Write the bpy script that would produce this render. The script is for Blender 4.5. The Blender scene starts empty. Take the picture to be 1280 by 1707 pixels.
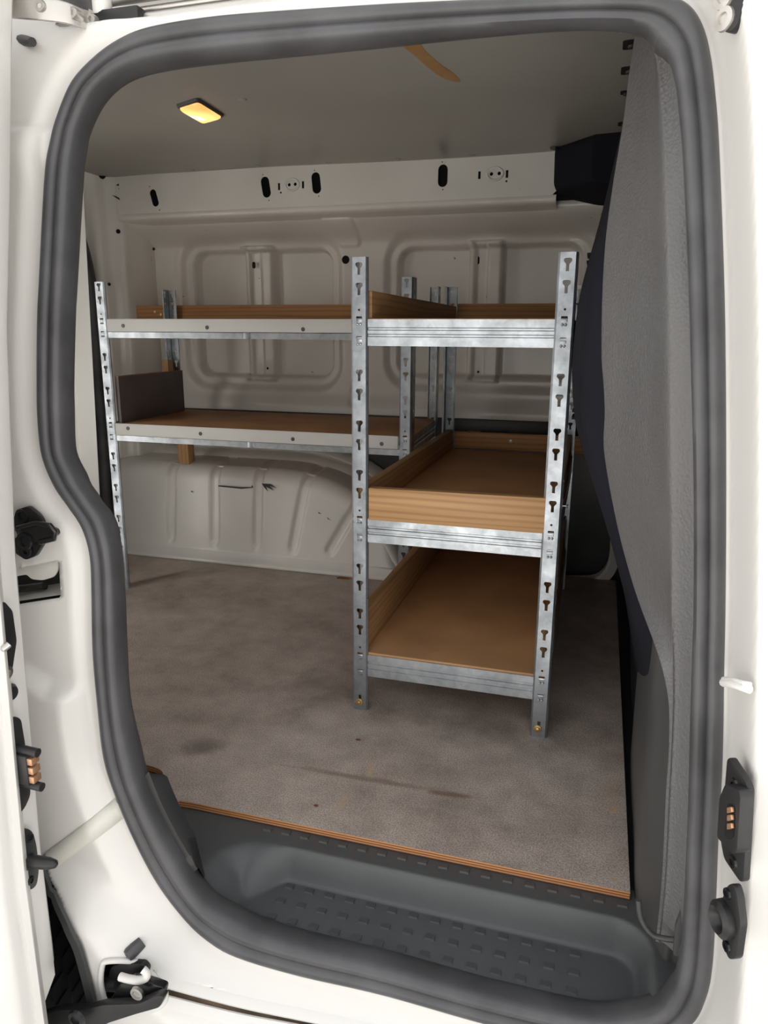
import bpy, bmesh, math, random
import numpy as np
from math import sin, cos, pi, sqrt
from mathutils import Vector, Matrix
random.seed(4); rng = np.random.default_rng(4)
S = bpy.context.scene
COL = S.collection

# ------------------------------------------------------------------ camera
F, YAW, PIT, ROL = 1210.76, .2851, .2432, .0056
W, H = 1280, 1707
CAM = np.array([0, 0, .76])
fw = np.array([-sin(YAW)*cos(PIT), cos(YAW)*cos(PIT), -sin(PIT)])
rt = np.array([cos(YAW), sin(YAW), 0.]); up = np.cross(rt, fw)
rt, up = rt*cos(ROL)+up*sin(ROL), -rt*sin(ROL)+up*cos(ROL)
cd = bpy.data.cameras.new('camera'); cam = bpy.data.objects.new('camera', cd); COL.objects.link(cam)
cd.sensor_fit = 'HORIZONTAL'; cd.sensor_width = 36; cd.lens = 36*F/W; cd.clip_start = .02
M = Matrix.Identity(4)
for i in range(3):
    M[i][0], M[i][1], M[i][2], M[i][3] = rt[i], up[i], -fw[i], CAM[i]
cam.matrix_world = M
S.camera = cam

# ------------------------------------------------------------------ light
w = bpy.data.worlds.new('sky'); S.world = w; w.use_nodes = True
nt = w.node_tree; nt.nodes.clear()
out = nt.nodes.new('ShaderNodeOutputWorld'); bg = nt.nodes.new('ShaderNodeBackground')
tc = nt.nodes.new('ShaderNodeTexCoord'); sp = nt.nodes.new('ShaderNodeSeparateXYZ'); rp = nt.nodes.new('ShaderNodeValToRGB')
rp.color_ramp.elements[0].position = 0.0; rp.color_ramp.elements[0].color = (1.0, .965, .92, 1)
rp.color_ramp.elements[1].position = 1.0; rp.color_ramp.elements[1].color = (.93, .96, 1.0, 1)
nt.links.new(tc.outputs['Generated'], sp.inputs[0]); nt.links.new(sp.outputs['Z'], rp.inputs[0])
nt.links.new(rp.outputs[0], bg.inputs['Color']); bg.inputs['Strength'].default_value = .88
nt.links.new(bg.outputs[0], out.inputs[0])
sd = bpy.data.lights.new('sun', 'SUN'); sd.energy = 9.0; sd.angle = .01; sd.color = (1, .97, .93)
sun = bpy.data.objects.new('sun', sd); COL.objects.link(sun)   # added behind the van to bounce light inside: the open side lies in its shade, the yard beyond is sunlit
sun.rotation_euler = Vector((-.10, -.60, -.80)).to_track_quat('-Z', 'Y').to_euler()
S.view_settings.view_transform = 'Standard'; S.view_settings.look = 'None'
S.view_settings.gamma = 1; S.view_settings.exposure = 0.78
S.cycles.max_bounces = 14; S.cycles.diffuse_bounces = 10; S.cycles.glossy_bounces = 6
S.view_settings.use_curve_mapping = False

# ------------------------------------------------------------------ pixel helpers
def ray(px, py): return fw + rt*(px-W/2)/F - up*(py-H/2)/F
def on(px, py, ax, v):
    d = ray(px, py); return CAM + d*((v-CAM[ax])/d[ax])
def PX(px, py, x): return on(px, py, 0, x)
def PY(px, py, y): return on(px, py, 1, y)
def PZ(px, py, z): return on(px, py, 2, z)
def PP(px, py, p0, n):
    d = ray(px, py); p0 = np.array(p0, float); n = np.array(n, float)
    return CAM + d*(((p0-CAM)@n)/(d@n))

# ------------------------------------------------------------------ materials
MATS = {}
def node_mat(name):
    m = bpy.data.materials.new(name); m.use_nodes = True
    n = m.node_tree.nodes; b = n['Principled BSDF']; MATS[name] = m
    return m, n, m.node_tree.links, b
def obj_coord(n, l, scale=(1, 1, 1)):
    t = n.new('ShaderNodeTexCoord'); mp = n.new('ShaderNodeMapping'); mp.inputs['Scale'].default_value = scale
    l.new(t.outputs['Object'], mp.inputs[0]); return mp.outputs[0]
def noise(n, l, vec, scale, detail=3, rough=.5):
    t = n.new('ShaderNodeTexNoise'); t.inputs['Scale'].default_value = scale
    t.inputs['Detail'].default_value = detail; t.inputs['Roughness'].default_value = rough
    l.new(vec, t.inputs['Vector']); return t.outputs['Fac']
def ramp(n, l, fac, stops):
    r = n.new('ShaderNodeValToRGB'); e = r.color_ramp.elements
    while len(e) < len(stops): e.new(.5)
    for el, (p, c) in zip(e, stops):
        el.position = p; el.color = (*c, 1) if len(c) == 3 else c
    l.new(fac, r.inputs[0]); return r.outputs[0]
def mix(n, l, fac, a, b, mode='MIX'):
    m = n.new('ShaderNodeMix'); m.data_type = 'RGBA'; m.blend_type = mode
    for k, v in ((0, fac), (6, a), (7, b)):
        if hasattr(v, 'links'): l.new(v, m.inputs[k])
        elif k == 0: m.inputs[0].default_value = v
        else: m.inputs[k].default_value = (*v, 1)
    return m.outputs[2]
def bump(n, l, b, h, strength, dist=.001):
    bp = n.new('ShaderNodeBump'); bp.inputs['Strength'].default_value = strength; bp.inputs['Distance'].default_value = dist
    l.new(h, bp.inputs['Height']); l.new(bp.outputs[0], b.inputs['Normal'])
def simple(name, col, rough=.5, metal=0, var=.08, vs=6, coat=0, grain=0, gs=600, gd=.0006, spec=.5):
    m, n, l, b = node_mat(name); v = obj_coord(n, l)
    f = noise(n, l, v, vs, 4)
    lo = tuple(c*(1-var) for c in col); hi = tuple(min(1, c*(1+var)) for c in col)
    l.new(ramp(n, l, f, [(.3, lo), (.7, hi)]), b.inputs['Base Color'])
    b.inputs['Roughness'].default_value = rough; b.inputs['Metallic'].default_value = metal
    b.inputs['Coat Weight'].default_value = coat; b.inputs['Coat Roughness'].default_value = .08
    b.inputs['Specular IOR Level'].default_value = spec
    if grain: bump(n, l, b, noise(n, l, v, gs, 2), grain, gd)
    return m
simple('paint', (.76, .745, .72), .32, var=.02, vs=3, coat=.35)
# interior paint with small scuffs
m, n, l, b = node_mat('paint_worn'); v = obj_coord(n, l)
f1 = noise(n, l, v, 26, 6, .65); f2 = noise(n, l, v, 5, 2)
msk = ramp(n, l, f1, [(.70, (0, 0, 0)), (.72, (1, 1, 1))])
dirt = ramp(n, l, f2, [(.35, (.80, .785, .75)), (.7, (.74, .725, .69))])
l.new(mix(n, l, msk, dirt, (.10, .09, .08)), b.inputs['Base Color'])
b.inputs['Roughness'].default_value = .3; b.inputs['Coat Weight'].default_value = .25; b.inputs['Coat Roughness'].default_value = .1
simple('rubber', (.070, .070, .075), .42, var=.28, vs=14, grain=.25, gs=900)
simple('black', (.018, .018, .019), .42, var=.2, vs=20)
simple('black_gloss', (.012, .012, .013), .22, var=.2, vs=20, grain=.15, gs=300)
simple('void', (.006, .006, .006), .9)
simple('navy_panel', (.012, .012, .018), .85, var=.12, vs=8, grain=.3, gs=700, spec=.15)
simple('step_plastic', (.080, .084, .087), .46, var=.15, vs=5, grain=.55, gs=1100, gd=.0008)
simple('low_trim_shaded', (.062, .063, .063), .40, var=.15, vs=4, grain=.15, gs=700)  # same plastic as the upper pillar trim, darkened to paint in its shade
# leather grained grey pillar trim
m, n, l, b = node_mat('pillar_plastic'); v = obj_coord(n, l, (1, 1, .8))
l.new(ramp(n, l, noise(n, l, v, 4, 3), [(.3, (.115, .114, .117)), (.7, (.138, .136, .138))]), b.inputs['Base Color'])
b.inputs['Roughness'].default_value = .42
vo = n.new('ShaderNodeTexVoronoi'); vo.inputs['Scale'].default_value = 330; l.new(v, vo.inputs['Vector'])
bump(n, l, b, vo.outputs['Distance'], .55, .0012)
# zinc
def zinc(name, tint, rough):
    m, n, l, b = node_mat(name); v = obj_coord(n, l)
    vo = n.new('ShaderNodeTexVoronoi'); vo.inputs['Scale'].default_value = 90; l.new(v, vo.inputs['Vector'])
    f = noise(n, l, v, 22, 4, .6)
    c1 = ramp(n, l, f, [(.3, tuple(c*.62 for c in tint)), (.65, tint)])
    hsv = ramp(n, l, vo.outputs['Color'], [(.0, (.80, .82, .84)), (1, (1, 1, 1))])
    l.new(mix(n, l, 1.0, c1, hsv, 'MULTIPLY'), b.inputs['Base Color'])
    b.inputs['Metallic'].default_value = .85; 
    r = ramp(n, l, f, [(.3, (rough+.12,)*3), (.7, (rough-.05,)*3)]); l.new(r, b.inputs['Roughness'])
    bump(n, l, b, noise(n, l, v, 60, 2), .12, .001)
zinc('zinc', (.455, .485, .52), .32)
zinc('zinc_beam', (.56, .595, .63), .34)
simple('steel', (.55, .54, .52), .3, metal=1, var=.1, vs=40)
simple('dark_steel', (.12, .12, .12), .45, metal=.6)
simple('brass', (.70, .52, .25), .3, metal=1)
simple('copper', (.62, .36, .22), .4, metal=.7)
simple('alu', (.62, .60, .57), .35, metal=.8, var=.08)
simple('lip', (.62, .62, .60), .42, var=.03)
simple('hardboard', (.46, .255, .118), .62, var=.16, vs=7, grain=.12, gs=500)
simple('grey_board', (.105, .085, .085), .5, var=.18, vs=9)
simple('ceiling_board', (.365, .355, .325), .38, var=.10, vs=2.2, spec=.35)
simple('stain', (.42, .235, .085), .4, var=.12, vs=30)
simple('white_plastic', (.78, .77, .74), .35)
simple('tape', (.74, .73, .665), .38, var=.03, vs=9)
simple('tyre', (.016, .016, .017), .8, var=.3, vs=20, grain=.4, gs=200)
simple('liner', (.055, .058, .056), .6, var=.2)
simple('asphalt', (.50, .485, .46), .9, var=.2, vs=3, grain=.5, gs=60)
simple('rust_gap', (.10, .07, .045), .8, var=.4, vs=30)
# timber, grain along x or y
def timber(name, axis, c0, c1):
    m, n, l, b = node_mat(name)
    sc = {'x': (1.5, 26, 26), 'y': (26, 1.5, 26), 'z': (26, 26, 1.5)}[axis]
    v = obj_coord(n, l, sc)
    f = noise(n, l, v, 1.6, 5, .6); 
    wv = n.new('ShaderNodeTexWave'); wv.inputs['Scale'].default_value = .9; wv.inputs['Distortion'].default_value = 7; wv.inputs['Detail'].default_value = 3
    wv.bands_direction = 'Z' if axis != 'z' else 'X'; l.new(v, wv.inputs['Vector'])
    a = ramp(n, l, f, [(.3, c0), (.7, c1)])
    g = ramp(n, l, wv.outputs['Fac'], [(.0, (.72, .66, .58)), (.55, (1, 1, 1))])
    l.new(mix(n, l, .75, a, g, 'MULTIPLY'), b.inputs['Base Color']); b.inputs['Roughness'].default_value = .6
    bump(n, l, b, f, .25, .001)
timber('pine_x', 'x', (.40, .215, .085), (.56, .33, .15))
timber('pine_dark_x', 'x', (.46, .23, .09), (.60, .33, .145))
timber('pine_y', 'y', (.30, .165, .07), (.41, .24, .11))
timber('pine_z', 'z', (.44, .25, .10), (.58, .36, .17))
timber('rough_x', 'x', (.46, .25, .105), (.60, .36, .175))
# plywood edge (plies follow the height)
m, n, l, b = node_mat('ply_edge'); v = obj_coord(n, l)
sx = n.new('ShaderNodeSeparateXYZ'); l.new(v, sx.inputs[0])
mu = n.new('ShaderNodeMath'); mu.operation = 'MULTIPLY'; mu.inputs[1].default_value = 2*pi/.0042; l.new(sx.outputs['Z'], mu.inputs[0])
sn = n.new('ShaderNodeMath'); sn.operation = 'SINE'; l.new(mu.outputs[0], sn.inputs[0])
l.new(ramp(n, l, sn.outputs[0], [(.0, (.50, .235, .095)), (.55, (.15, .055, .022))]), b.inputs['Base Color']); b.inputs['Roughness'].default_value = .7
# film-faced plywood floor, dusty and worn
m, n, l, b = node_mat('floor_film'); v = obj_coord(n, l)
big = noise(n, l, v, 3.2, 5, .6); fine = noise(n, l, v, 420, 2); mid = noise(n, l, v, 14, 5, .65)
base = ramp(n, l, big, [(.32, (.30, .245, .205)), (.52, (.52, .445, .39)), (.70, (.74, .65, .585))])
base = mix(n, l, .45, base, ramp(n, l, mid, [(.3, (.32, .265, .225)), (.7, (.80, .69, .615))]))
base = mix(n, l, .7, base, ramp(n, l, fine, [(.38, (.38, .36, .35)), (.60, (1, 1, 1))]), 'MULTIPLY')
wear = ramp(n, l, noise(n, l, obj_coord(n, l, (6, 1.2, 1)), 2.3, 5, .7), [(.735, (0, 0, 0)), (.77, (1, 1, 1))])
base = mix(n, l, wear, base, (.42, .27, .16))
def mark(col, c, hx, hy, ang, colr, soft=.5, amt=1.0):
    t = n.new('ShaderNodeTexCoord'); m1 = n.new('ShaderNodeMapping'); m1.vector_type = 'TEXTURE'
    m1.inputs['Location'].default_value = (c[0], c[1], 0); m1.inputs['Rotation'].default_value = (0, 0, ang); m1.inputs['Scale'].default_value = (hx, hy, 1)
    l.new(t.outputs['Object'], m1.inputs[0]); m2 = n.new('ShaderNodeVectorMath'); m2.operation = 'MULTIPLY'; m2.inputs[1].default_value = (1, 1, 0)
    l.new(m1.outputs[0], m2.inputs[0]); le_ = n.new('ShaderNodeVectorMath'); le_.operation = 'LENGTH'; l.new(m2.outputs[0], le_.inputs[0])
    ad = n.new('ShaderNodeMath'); ad.operation = 'MULTIPLY_ADD'; ad.inputs[1].default_value = 1.1; l.new(mid, ad.inputs[0]); 
    sb = n.new('ShaderNodeMath'); sb.operation = 'SUBTRACT'; sb.inputs[1].default_value = .55; l.new(le_.outputs['Value'], sb.inputs[0]); l.new(sb.outputs[0], ad.inputs[2])
    a_ = amt; f = ramp(n, l, ad.outputs[0], [(1-soft, (a_, a_, a_)), (1.0, (0, 0, 0))]); return mix(n, l, f, col, colr)
def fp(px, py): return PZ(px, py, 0)
def streak(col, a, b_, wd, colr, soft=.5, amt=1.0):
    p, q = fp(*a), fp(*b_); d_ = q-p; return mark(col, (p+q)/2, np.linalg.norm(d_)/2, wd, math.atan2(d_[1], d_[0]), colr, soft, amt)
base = streak(base, (440, 1270), (800, 1330), .010, (.20, .13, .095), .7, .6)
base = streak(base, (700, 1318), (796, 1330), .009, (.20, .12, .08), .6, .8)
base = mark(base, fp(340, 1245), .05, .035, .3, (.13, .115, .10), .8, .6)
base = mark(base, fp(560, 1150), .16, .10, .2, (.15, .12, .10), .9, .55)
base = mark(base, fp(800, 1215), .14, .07, .2, (.15, .12, .10), .9, .5)
base = streak(base, (212, 975), (345, 945), .02, (.12, .10, .085), .9, .6)  # painted cast shadow running from the foot of the left shelf post
base = streak(base, (613, 1300), (622, 1265), .007, (.55, .38, .24), .6, .8)
base = streak(base, (545, 1370), (590, 1310), .012, (.50, .36, .25), .9, .6)
base = mark(base, fp(1022, 1350), .012, .012, 0, (.55, .37, .22), .7, .8)
base = streak(base, (1018, 1360), (1012, 1290), .014, (.46, .34, .25), .9, .5)
base = mark(base, fp(597, 1233), .006, .004, 0, (.16, .045, .03), .4)
base = mark(base, fp(527, 1343), .005, .004, 0, (.20, .06, .04), .4)
base = streak(base, (1000, 1456), (1048, 1476), .006, (.50, .34, .22), .8, .7)
l.new(base, b.inputs['Base Color'])
b.inputs['Roughness'].default_value = .52
vo = n.new('ShaderNodeTexVoronoi'); vo.inputs['Scale'].default_value = 260; l.new(v, vo.inputs['Vector'])
bump(n, l, b, vo.outputs['Distance'], .5, .0008)
# lamp lens and tinted glass
m, n, l, b = node_mat('lamp_lens'); v = obj_coord(n, l)
t = n.new('ShaderNodeTexCoord'); mp = n.new('ShaderNodeMapping'); mp.inputs['Location'].default_value = (.915, -1.600, 0)
l.new(t.outputs['Object'], mp.inputs[0]); ln = n.new('ShaderNodeVectorMath'); ln.operation = 'LENGTH'
mp2 = n.new('ShaderNodeMapping'); mp2.inputs['Scale'].default_value = (1, 1, 0); l.new(mp.outputs[0], mp2.inputs[0]); l.new(mp2.outputs[0], ln.inputs[0])
b.inputs['Base Color'].default_value = (.8, .38, .14, 1); b.inputs['Roughness'].default_value = .25
l.new(ramp(n, l, ln.outputs['Value'], [(.006, (1, .80, .48)), (.026, (.95, .42, .13)), (.07, (.52, .19, .055))]), b.inputs['Emission Color'])
b.inputs['Emission Strength'].default_value = 1.5
m = bpy.data.materials.new('green_glass'); m.use_nodes = True; MATS['green_glass'] = m
n = m.node_tree.nodes; l = m.node_tree.links; n.clear()
o_ = n.new('ShaderNodeOutputMaterial'); tr = n.new('ShaderNodeBsdfTransparent'); tr.inputs[0].default_value = (.74, .92, .80, 1)
gl = n.new('ShaderNodeBsdfGlossy'); gl.inputs['Roughness'].default_value = .03; mx = n.new('ShaderNodeMixShader'); mx.inputs[0].default_value = .06
l.new(tr.outputs[0], mx.inputs[1]); l.new(gl.outputs[0], mx.inputs[2]); l.new(mx.outputs[0], o_.inputs[0])

# ------------------------------------------------------------------ mesh helpers
def tag(o, label=None, cat=None, group=None, kind=None):
    if label: o['label'] = label
    if cat: o['category'] = cat
    if group: o['group'] = group
    if kind: o['kind'] = kind
    return o
def link(name, me, mat, parent=None, smooth=False, ang=None):
    for mm in (mat if isinstance(mat, (list, tuple)) else [mat]): me.materials.append(MATS[mm])
    o = bpy.data.objects.new(name, me); COL.objects.link(o)
    if parent is not None:
        o.parent = parent; o.matrix_parent_inverse = Matrix.Translation(-parent.location)
    if smooth:
        me.polygons.foreach_set('use_smooth', [True]*len(me.polygons))
        if ang: me.set_sharp_from_angle(angle=math.radians(ang))
    return o
def obj(name, verts, faces, mat, parent=None, smooth=False, ang=None, fix=True):
    me = bpy.data.meshes.new(name)
    me.from_pydata([tuple(map(float, p)) for p in verts], [], faces)
    if fix:
        bm = bmesh.new(); bm.from_mesh(me); bmesh.ops.recalc_face_normals(bm, faces=bm.faces); bm.to_mesh(me); bm.free()
    return link(name, me, mat, parent, smooth, ang)
def from_bm(name, bm, mat, parent=None, smooth=False, ang=None):
    bmesh.ops.recalc_face_normals(bm, faces=bm.faces)
    me = bpy.data.meshes.new(name); bm.to_mesh(me); bm.free()
    return link(name, me, mat, parent, smooth, ang)
def empty(name, loc):
    o = bpy.data.objects.new(name, None); COL.objects.link(o); o.location = loc; o.empty_display_size = .05; return o
def bm_box(bm, lo, hi, bev=0):
    vs = [bm.verts.new((x, y, z)) for x in (lo[0], hi[0]) for y in (lo[1], hi[1]) for z in (lo[2], hi[2])]
    fs = [bm.faces.new([vs[i] for i in q]) for q in ((0, 1, 3, 2), (4, 6, 7, 5), (0, 4, 5, 1), (2, 3, 7, 6), (0, 2, 6, 4), (1, 5, 7, 3))]
    if bev:
        es = list({e for f in fs for e in f.edges})
        bmesh.ops.bevel(bm, geom=es, offset=bev, segments=2, affect='EDGES', profile=.5)
def box(name, lo, hi, mat, parent=None, bev=.001):
    bm = bmesh.new(); bm_box(bm, lo, hi, bev); return from_bm(name, bm, mat, parent, True, 40)
def hexa(name, c, mat, parent=None, bev=0):   # 8 corners: bottom 4, top 4
    bm = bmesh.new(); vs = [bm.verts.new(tuple(map(float, p))) for p in c]
    for q in ((3, 2, 1, 0), (4, 5, 6, 7), (0, 1, 5, 4), (1, 2, 6, 5), (2, 3, 7, 6), (3, 0, 4, 7)): bm.faces.new([vs[i] for i in q])
    if bev: bmesh.ops.bevel(bm, geom=list(bm.edges), offset=bev, segments=2, affect='EDGES', profile=.5)
    return from_bm(name, bm, mat, parent, True, 40)
def basis(nrm, hint=(0, 0, 1)):
    nrm = np.array(nrm, float); nrm /= np.linalg.norm(nrm)
    u = np.cross(hint, nrm); 
    if np.linalg.norm(u) < 1e-6: u = np.cross((0, 1, 0), nrm)
    u /= np.linalg.norm(u); return u, np.cross(nrm, u), nrm
def bm_plate(bm, outer, holes, nrm, thick):
    """outer/holes: 3-D loops on one plane; extruded by thick against nrm (nrm = the face seen)."""
    es = []
    for loop in [outer]+list(holes):
        vs = [bm.verts.new(tuple(map(float, p))) for p in loop]
        es += [bm.edges.new((vs[i], vs[(i+1) % len(vs)])) for i in range(len(vs))]
    r = bmesh.ops.triangle_fill(bm, edges=es, use_beauty=True, use_dissolve=False, normal=Vector(tuple(map(float, nrm))))
    fs = [g for g in r['geom'] if isinstance(g, bmesh.types.BMFace)]
    if thick:
        e = bmesh.ops.extrude_face_region(bm, geom=fs)
        n_ = Vector(tuple(map(float, nrm))).normalized()
        bmesh.ops.translate(bm, verts=[g for g in e['geom'] if isinstance(g, bmesh.types.BMVert)], vec=-n_*thick)
def plate(name, outer, nrm, thick, mat, parent=None, holes=(), smooth=False, bev=0):
    bm = bmesh.new(); bm_plate(bm, outer, holes, nrm, thick)
    if bev:
        bmesh.ops.recalc_face_normals(bm, faces=bm.faces); bm.normal_update()
        es = [e for e in bm.edges if len(e.link_faces) == 2 and e.calc_face_angle() > .6]
        bmesh.ops.bevel(bm, geom=es, offset=bev, segments=2, affect='EDGES', profile=.5)
    return from_bm(name, bm, mat, parent, True, 35)
def rounded(pts, r, k=4):
    """round the corners of a 2-D polygon"""
    out = []; N = len(pts); pts = [np.array(p, float) for p in pts]
    for i in range(N):
        a, b_, c = pts[i-1], pts[i], pts[(i+1) % N]
        la, lc = np.linalg.norm(a-b_), np.linalg.norm(c-b_); rr = min(r, la*.45, lc*.45)
        p, q = b_+(a-b_)/la*rr, b_+(c-b_)/lc*rr
        for j in range(k+1):
            t = j/k; out.append((1-t)**2*p+2*t*(1-t)*b_+t*t*q)
    return out
def circle(c, u, v, r, k=16, rv=None):
    c, u, v = map(np.array, (c, u, v)); rv = rv or r
    return [c+u*r*cos(2*pi*i/k)+v*rv*sin(2*pi*i/k) for i in range(k)]
def catmull(pts, n_, closed=False):
    P = np.array(pts, float); N = len(P); segs = N if closed else N-1
    out = []
    for s in np.linspace(0, segs, n_, endpoint=not closed):
        i = min(int(s), segs-1); t = s-i
        g = (lambda k: P[k % N]) if closed else (lambda k: P[min(max(k, 0), N-1)])
        a, b_, c, d = g(i-1), g(i), g(i+1), g(i+2)
        out.append(.5*((2*b_)+(c-a)*t+(2*a-5*b_+4*c-d)*t*t+(3*b_-a-3*c+d)*t**3))
    return np.array(out)
def loft(rows, closed_u=False, closed_v=False):
    R, K = len(rows), len(rows[0]); vs = [p for r in rows for p in r]; fs = []
    for i in range(R if closed_u else R-1):
        for j in range(K if closed_v else K-1):
            a, b_ = i*K+j, i*K+(j+1) % K; c, d = ((i+1) % R)*K+(j+1) % K, ((i+1) % R)*K+j
            fs.append((a, b_, c, d))
    return vs, fs
def tube_rows(path, r, k=10, closed=False):
    P = np.array(path, float); N = len(P); rows = []; ref = None
    for i in range(N):
        t = (P[(i+1) % N]-P[i-1]) if closed else P[min(i+1, N-1)]-P[max(i-1, 0)]
        t /= np.linalg.norm(t)
        if ref is None: ref = np.array((0, 0, 1.)) if abs(t[2]) < .9 else np.array((1., 0, 0))
        a = np.cross(ref, t); a /= np.linalg.norm(a); b_ = np.cross(t, a); ref = b_
        rr = r[i] if hasattr(r, '__len__') else r
        rows.append([P[i]+a*rr*cos(2*pi*j/k)+b_*rr*sin(2*pi*j/k) for j in range(k)])
    return rows
def tube(name, path, r, mat, parent=None, k=10, closed=False):
    rows = tube_rows(path, r, k, closed); vs, fs = loft(rows, closed, True)
    if not closed:
        fs = fs+[tuple(range(k)), tuple(len(vs)-k+i for i in range(k))]
    return obj(name, vs, fs, mat, parent, True, 50)
def lathe(name, c, axis, prof, mat, parent=None, k=20):
    """prof: (radius, height along axis)"""
    u, v, n_ = basis(axis, (0, 0, 1) if abs(axis[2]) < .9 else (0, 1, 0)); c = np.array(c, float)
    rows = [[c+n_*h+u*r*cos(2*pi*j/k)+v*r*sin(2*pi*j/k) for j in range(k)] for r, h in prof]
    vs, fs = loft(rows, False, True); fs = fs+[tuple(range(k)), tuple(len(vs)-k+i for i in range(k))]
    return obj(name, vs, fs, mat, parent, True, 40)
def ss(a, b_, x):
    t = np.clip((x-a)/(b_-a), 0, 1); return t*t*(3-2*t)
def sd_round(x, z, cx, cz, hx, hz, r):
    qx, qz = np.abs(x-cx)-hx+r, np.abs(z-cz)-hz+r
    return np.hypot(np.maximum(qx, 0), np.maximum(qz, 0))+np.minimum(np.maximum(qx, qz), 0)-r
def grid(name, P, mat, parent=None, keep=None, smooth=True, ang=None):
    """P: (n,m,3) vertices; keep: (n-1,m-1) bool"""
    n_, m_ = P.shape[:2]; idx = np.arange(n_*m_).reshape(n_, m_)
    q = np.stack([idx[:-1, :-1], idx[1:, :-1], idx[1:, 1:], idx[:-1, 1:]], -1).reshape(-1, 4)
    if keep is not None: q = q[keep.reshape(-1)]
    used = np.unique(q); mp_ = np.full(n_*m_, -1); mp_[used] = np.arange(len(used)); q = mp_[q]; v = P.reshape(-1, 3)[used]
    me = bpy.data.meshes.new(name)
    me.vertices.add(len(v)); me.vertices.foreach_set('co', v.astype(np.float32).ravel())
    me.loops.add(len(q)*4); me.loops.foreach_set('vertex_index', q.astype(np.int32).ravel())
    me.polygons.add(len(q)); me.polygons.foreach_set('loop_start', np.arange(0, len(q)*4, 4, dtype=np.int32))
    me.update(calc_edges=True); me.validate()
    return link(name, me, mat, parent, smooth, ang)
def screw(name, c, axis, r, mat, parent):
    return lathe(name, c, axis, [(r, 0), (r*.95, r*.35), (r*.45, r*.45), (r*.4, r*.15), (.0001, r*.12)], mat, parent, 12)

# ================================================================== setting
# ---- ground
tag(obj('ground', [(-40, -40, -.62), (40, -40, -.62), (40, 40, -.62), (-40, 40, -.62)], [(0, 1, 2, 3)], 'asphalt'), 'grey asphalt ground the van stands on', 'ground', kind='structure')

# ---- shape of the body side (leans inwards towards the roof)
YSZ = [-.5, -.1, .4, .76, 1.05, 1.35]; YSY = [.76, .757, .755, .775, .82, .88]
_zz = np.linspace(-.5, 1.35, 371); _yy = np.interp(_zz, YSZ, YSY)
_k = np.exp(-np.linspace(-2, 2, 61)**2); _k /= _k.sum(); _yy = np.convolve(np.pad(_yy, 30, mode='edge'), _k, 'valid')
def ys(z): return np.interp(z, _zz, _yy)
def onside(px, py, off=0.):
    y = .76
    for _ in range(8): y = float(ys(PY(px, py, y)[2]))+off
    return PY(px, py, y)

SEAL = [((66,628),(116,611)),((67,530),(118,530)),((70,470),(121,470)),((79,300),(131,300)),((88,240),(138,245)),((100,195),(147,207)),((125,138),(167,168)),((165,95),(198,138)),((210,65),(236,121)),((260,47),(285,111)),((350,32),(370,101)),((450,23),(460,93)),((640,10),(640,76)),((790,2),(790,62)),((950,-6),(950,51)),((1060,-8),(1040,54)),((1115,-3),(1080,72)),((1150,15),(1105,100)),((1172,50),(1122,140)),((1183,95),(1130,180)),((1190,150),(1135,225)),((1197,240),(1140,300)),((1205,450),(1147,450)),((1208,600),(1152,600)),((1209,800),(1157,800)),((1208,1000),(1157,1000)),((1206,1100),(1154,1100)),((1203,1265),(1149,1265)),((1196,1400),(1145,1400)),((1191,1530),(1139,1520)),((1186,1610),(1131,1600)),((1176,1660),(1112,1652)),((1150,1705),(1075,1680)),((1090,1735),(1020,1686)),((1000,1740),(940,1676)),((830,1705),(790,1637)),((640,1652),(640,1595)),((500,1620),(505,1562)),((400,1590),(430,1538)),((350,1562),(380,1514)),((310,1525),(343,1487)),((265,1465),(308,1435)),((225,1390),(272,1370)),((190,1305),(243,1305)),((175,1250),(228,1250)),((166,1175),(214,1190)),((158,1081),(207,1095)),((156,987),(203,1010)),((153,925),(200,935)),((141,881),(192,880)),((119,847),(172,845)),((95,811),(147,808)),((74,759),(122,760)),((67,693),(117,700))]
so = catmull([onside(*a) for a, _ in SEAL], 260, True)
si = catmull([onside(*b_, .012) for _, b_ in SEAL], 260, True)

# ---- near body side: sheet with the door aperture, jamb steps, sill
gx = np.concatenate([np.arange(-1.64, -.76, .012), np.arange(-.76, .04, .005), np.arange(.04, .22, .0025), np.arange(.22, 1.7, .03)]); gz = np.concatenate([np.arange(-.46, -.24, .012), np.arange(-.24, .0, .003), np.arange(.0, 1.345, .005)])
GX, GZ = np.meshgrid(gx, gz, indexing='ij')
def poly_dist(GX, GZ, poly):
    D = np.full(GX.shape, 9.); ins = np.zeros(GX.shape, bool); N = len(poly)
    for i in range(N):
        ax, az = poly[i]; bx, bz = poly[(i+1) % N]; dx, dz = bx-ax, bz-az
        t = np.clip(((GX-ax)*dx+(GZ-az)*dz)/(dx*dx+dz*dz+1e-12), 0, 1)
        D = np.minimum(D, np.hypot(GX-ax-t*dx, GZ-az-t*dz))
        c = (az > GZ) != (bz > GZ)
        ins ^= c & (GX < ax+(GZ-az)*dx/(dz if abs(dz) > 1e-12 else 1e-12))
    return np.where(ins, -D, D)
DS = poly_dist(GX, GZ, so[::2, [0, 2]])
wr = ss(.02, .10, GX)
wb = ss(.03, -.06, GZ)*(1-wr)
wl = ss(-.50, -.58, GX)*(1-wb)
B = wr*(.068*ss(.004, .020, DS)+.012*ss(.05, .06, DS))
B += wb*(.072*ss(.002, .10, DS)**1.0)
B += wl*.07*ss(-.80, -.83, GX)
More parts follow.
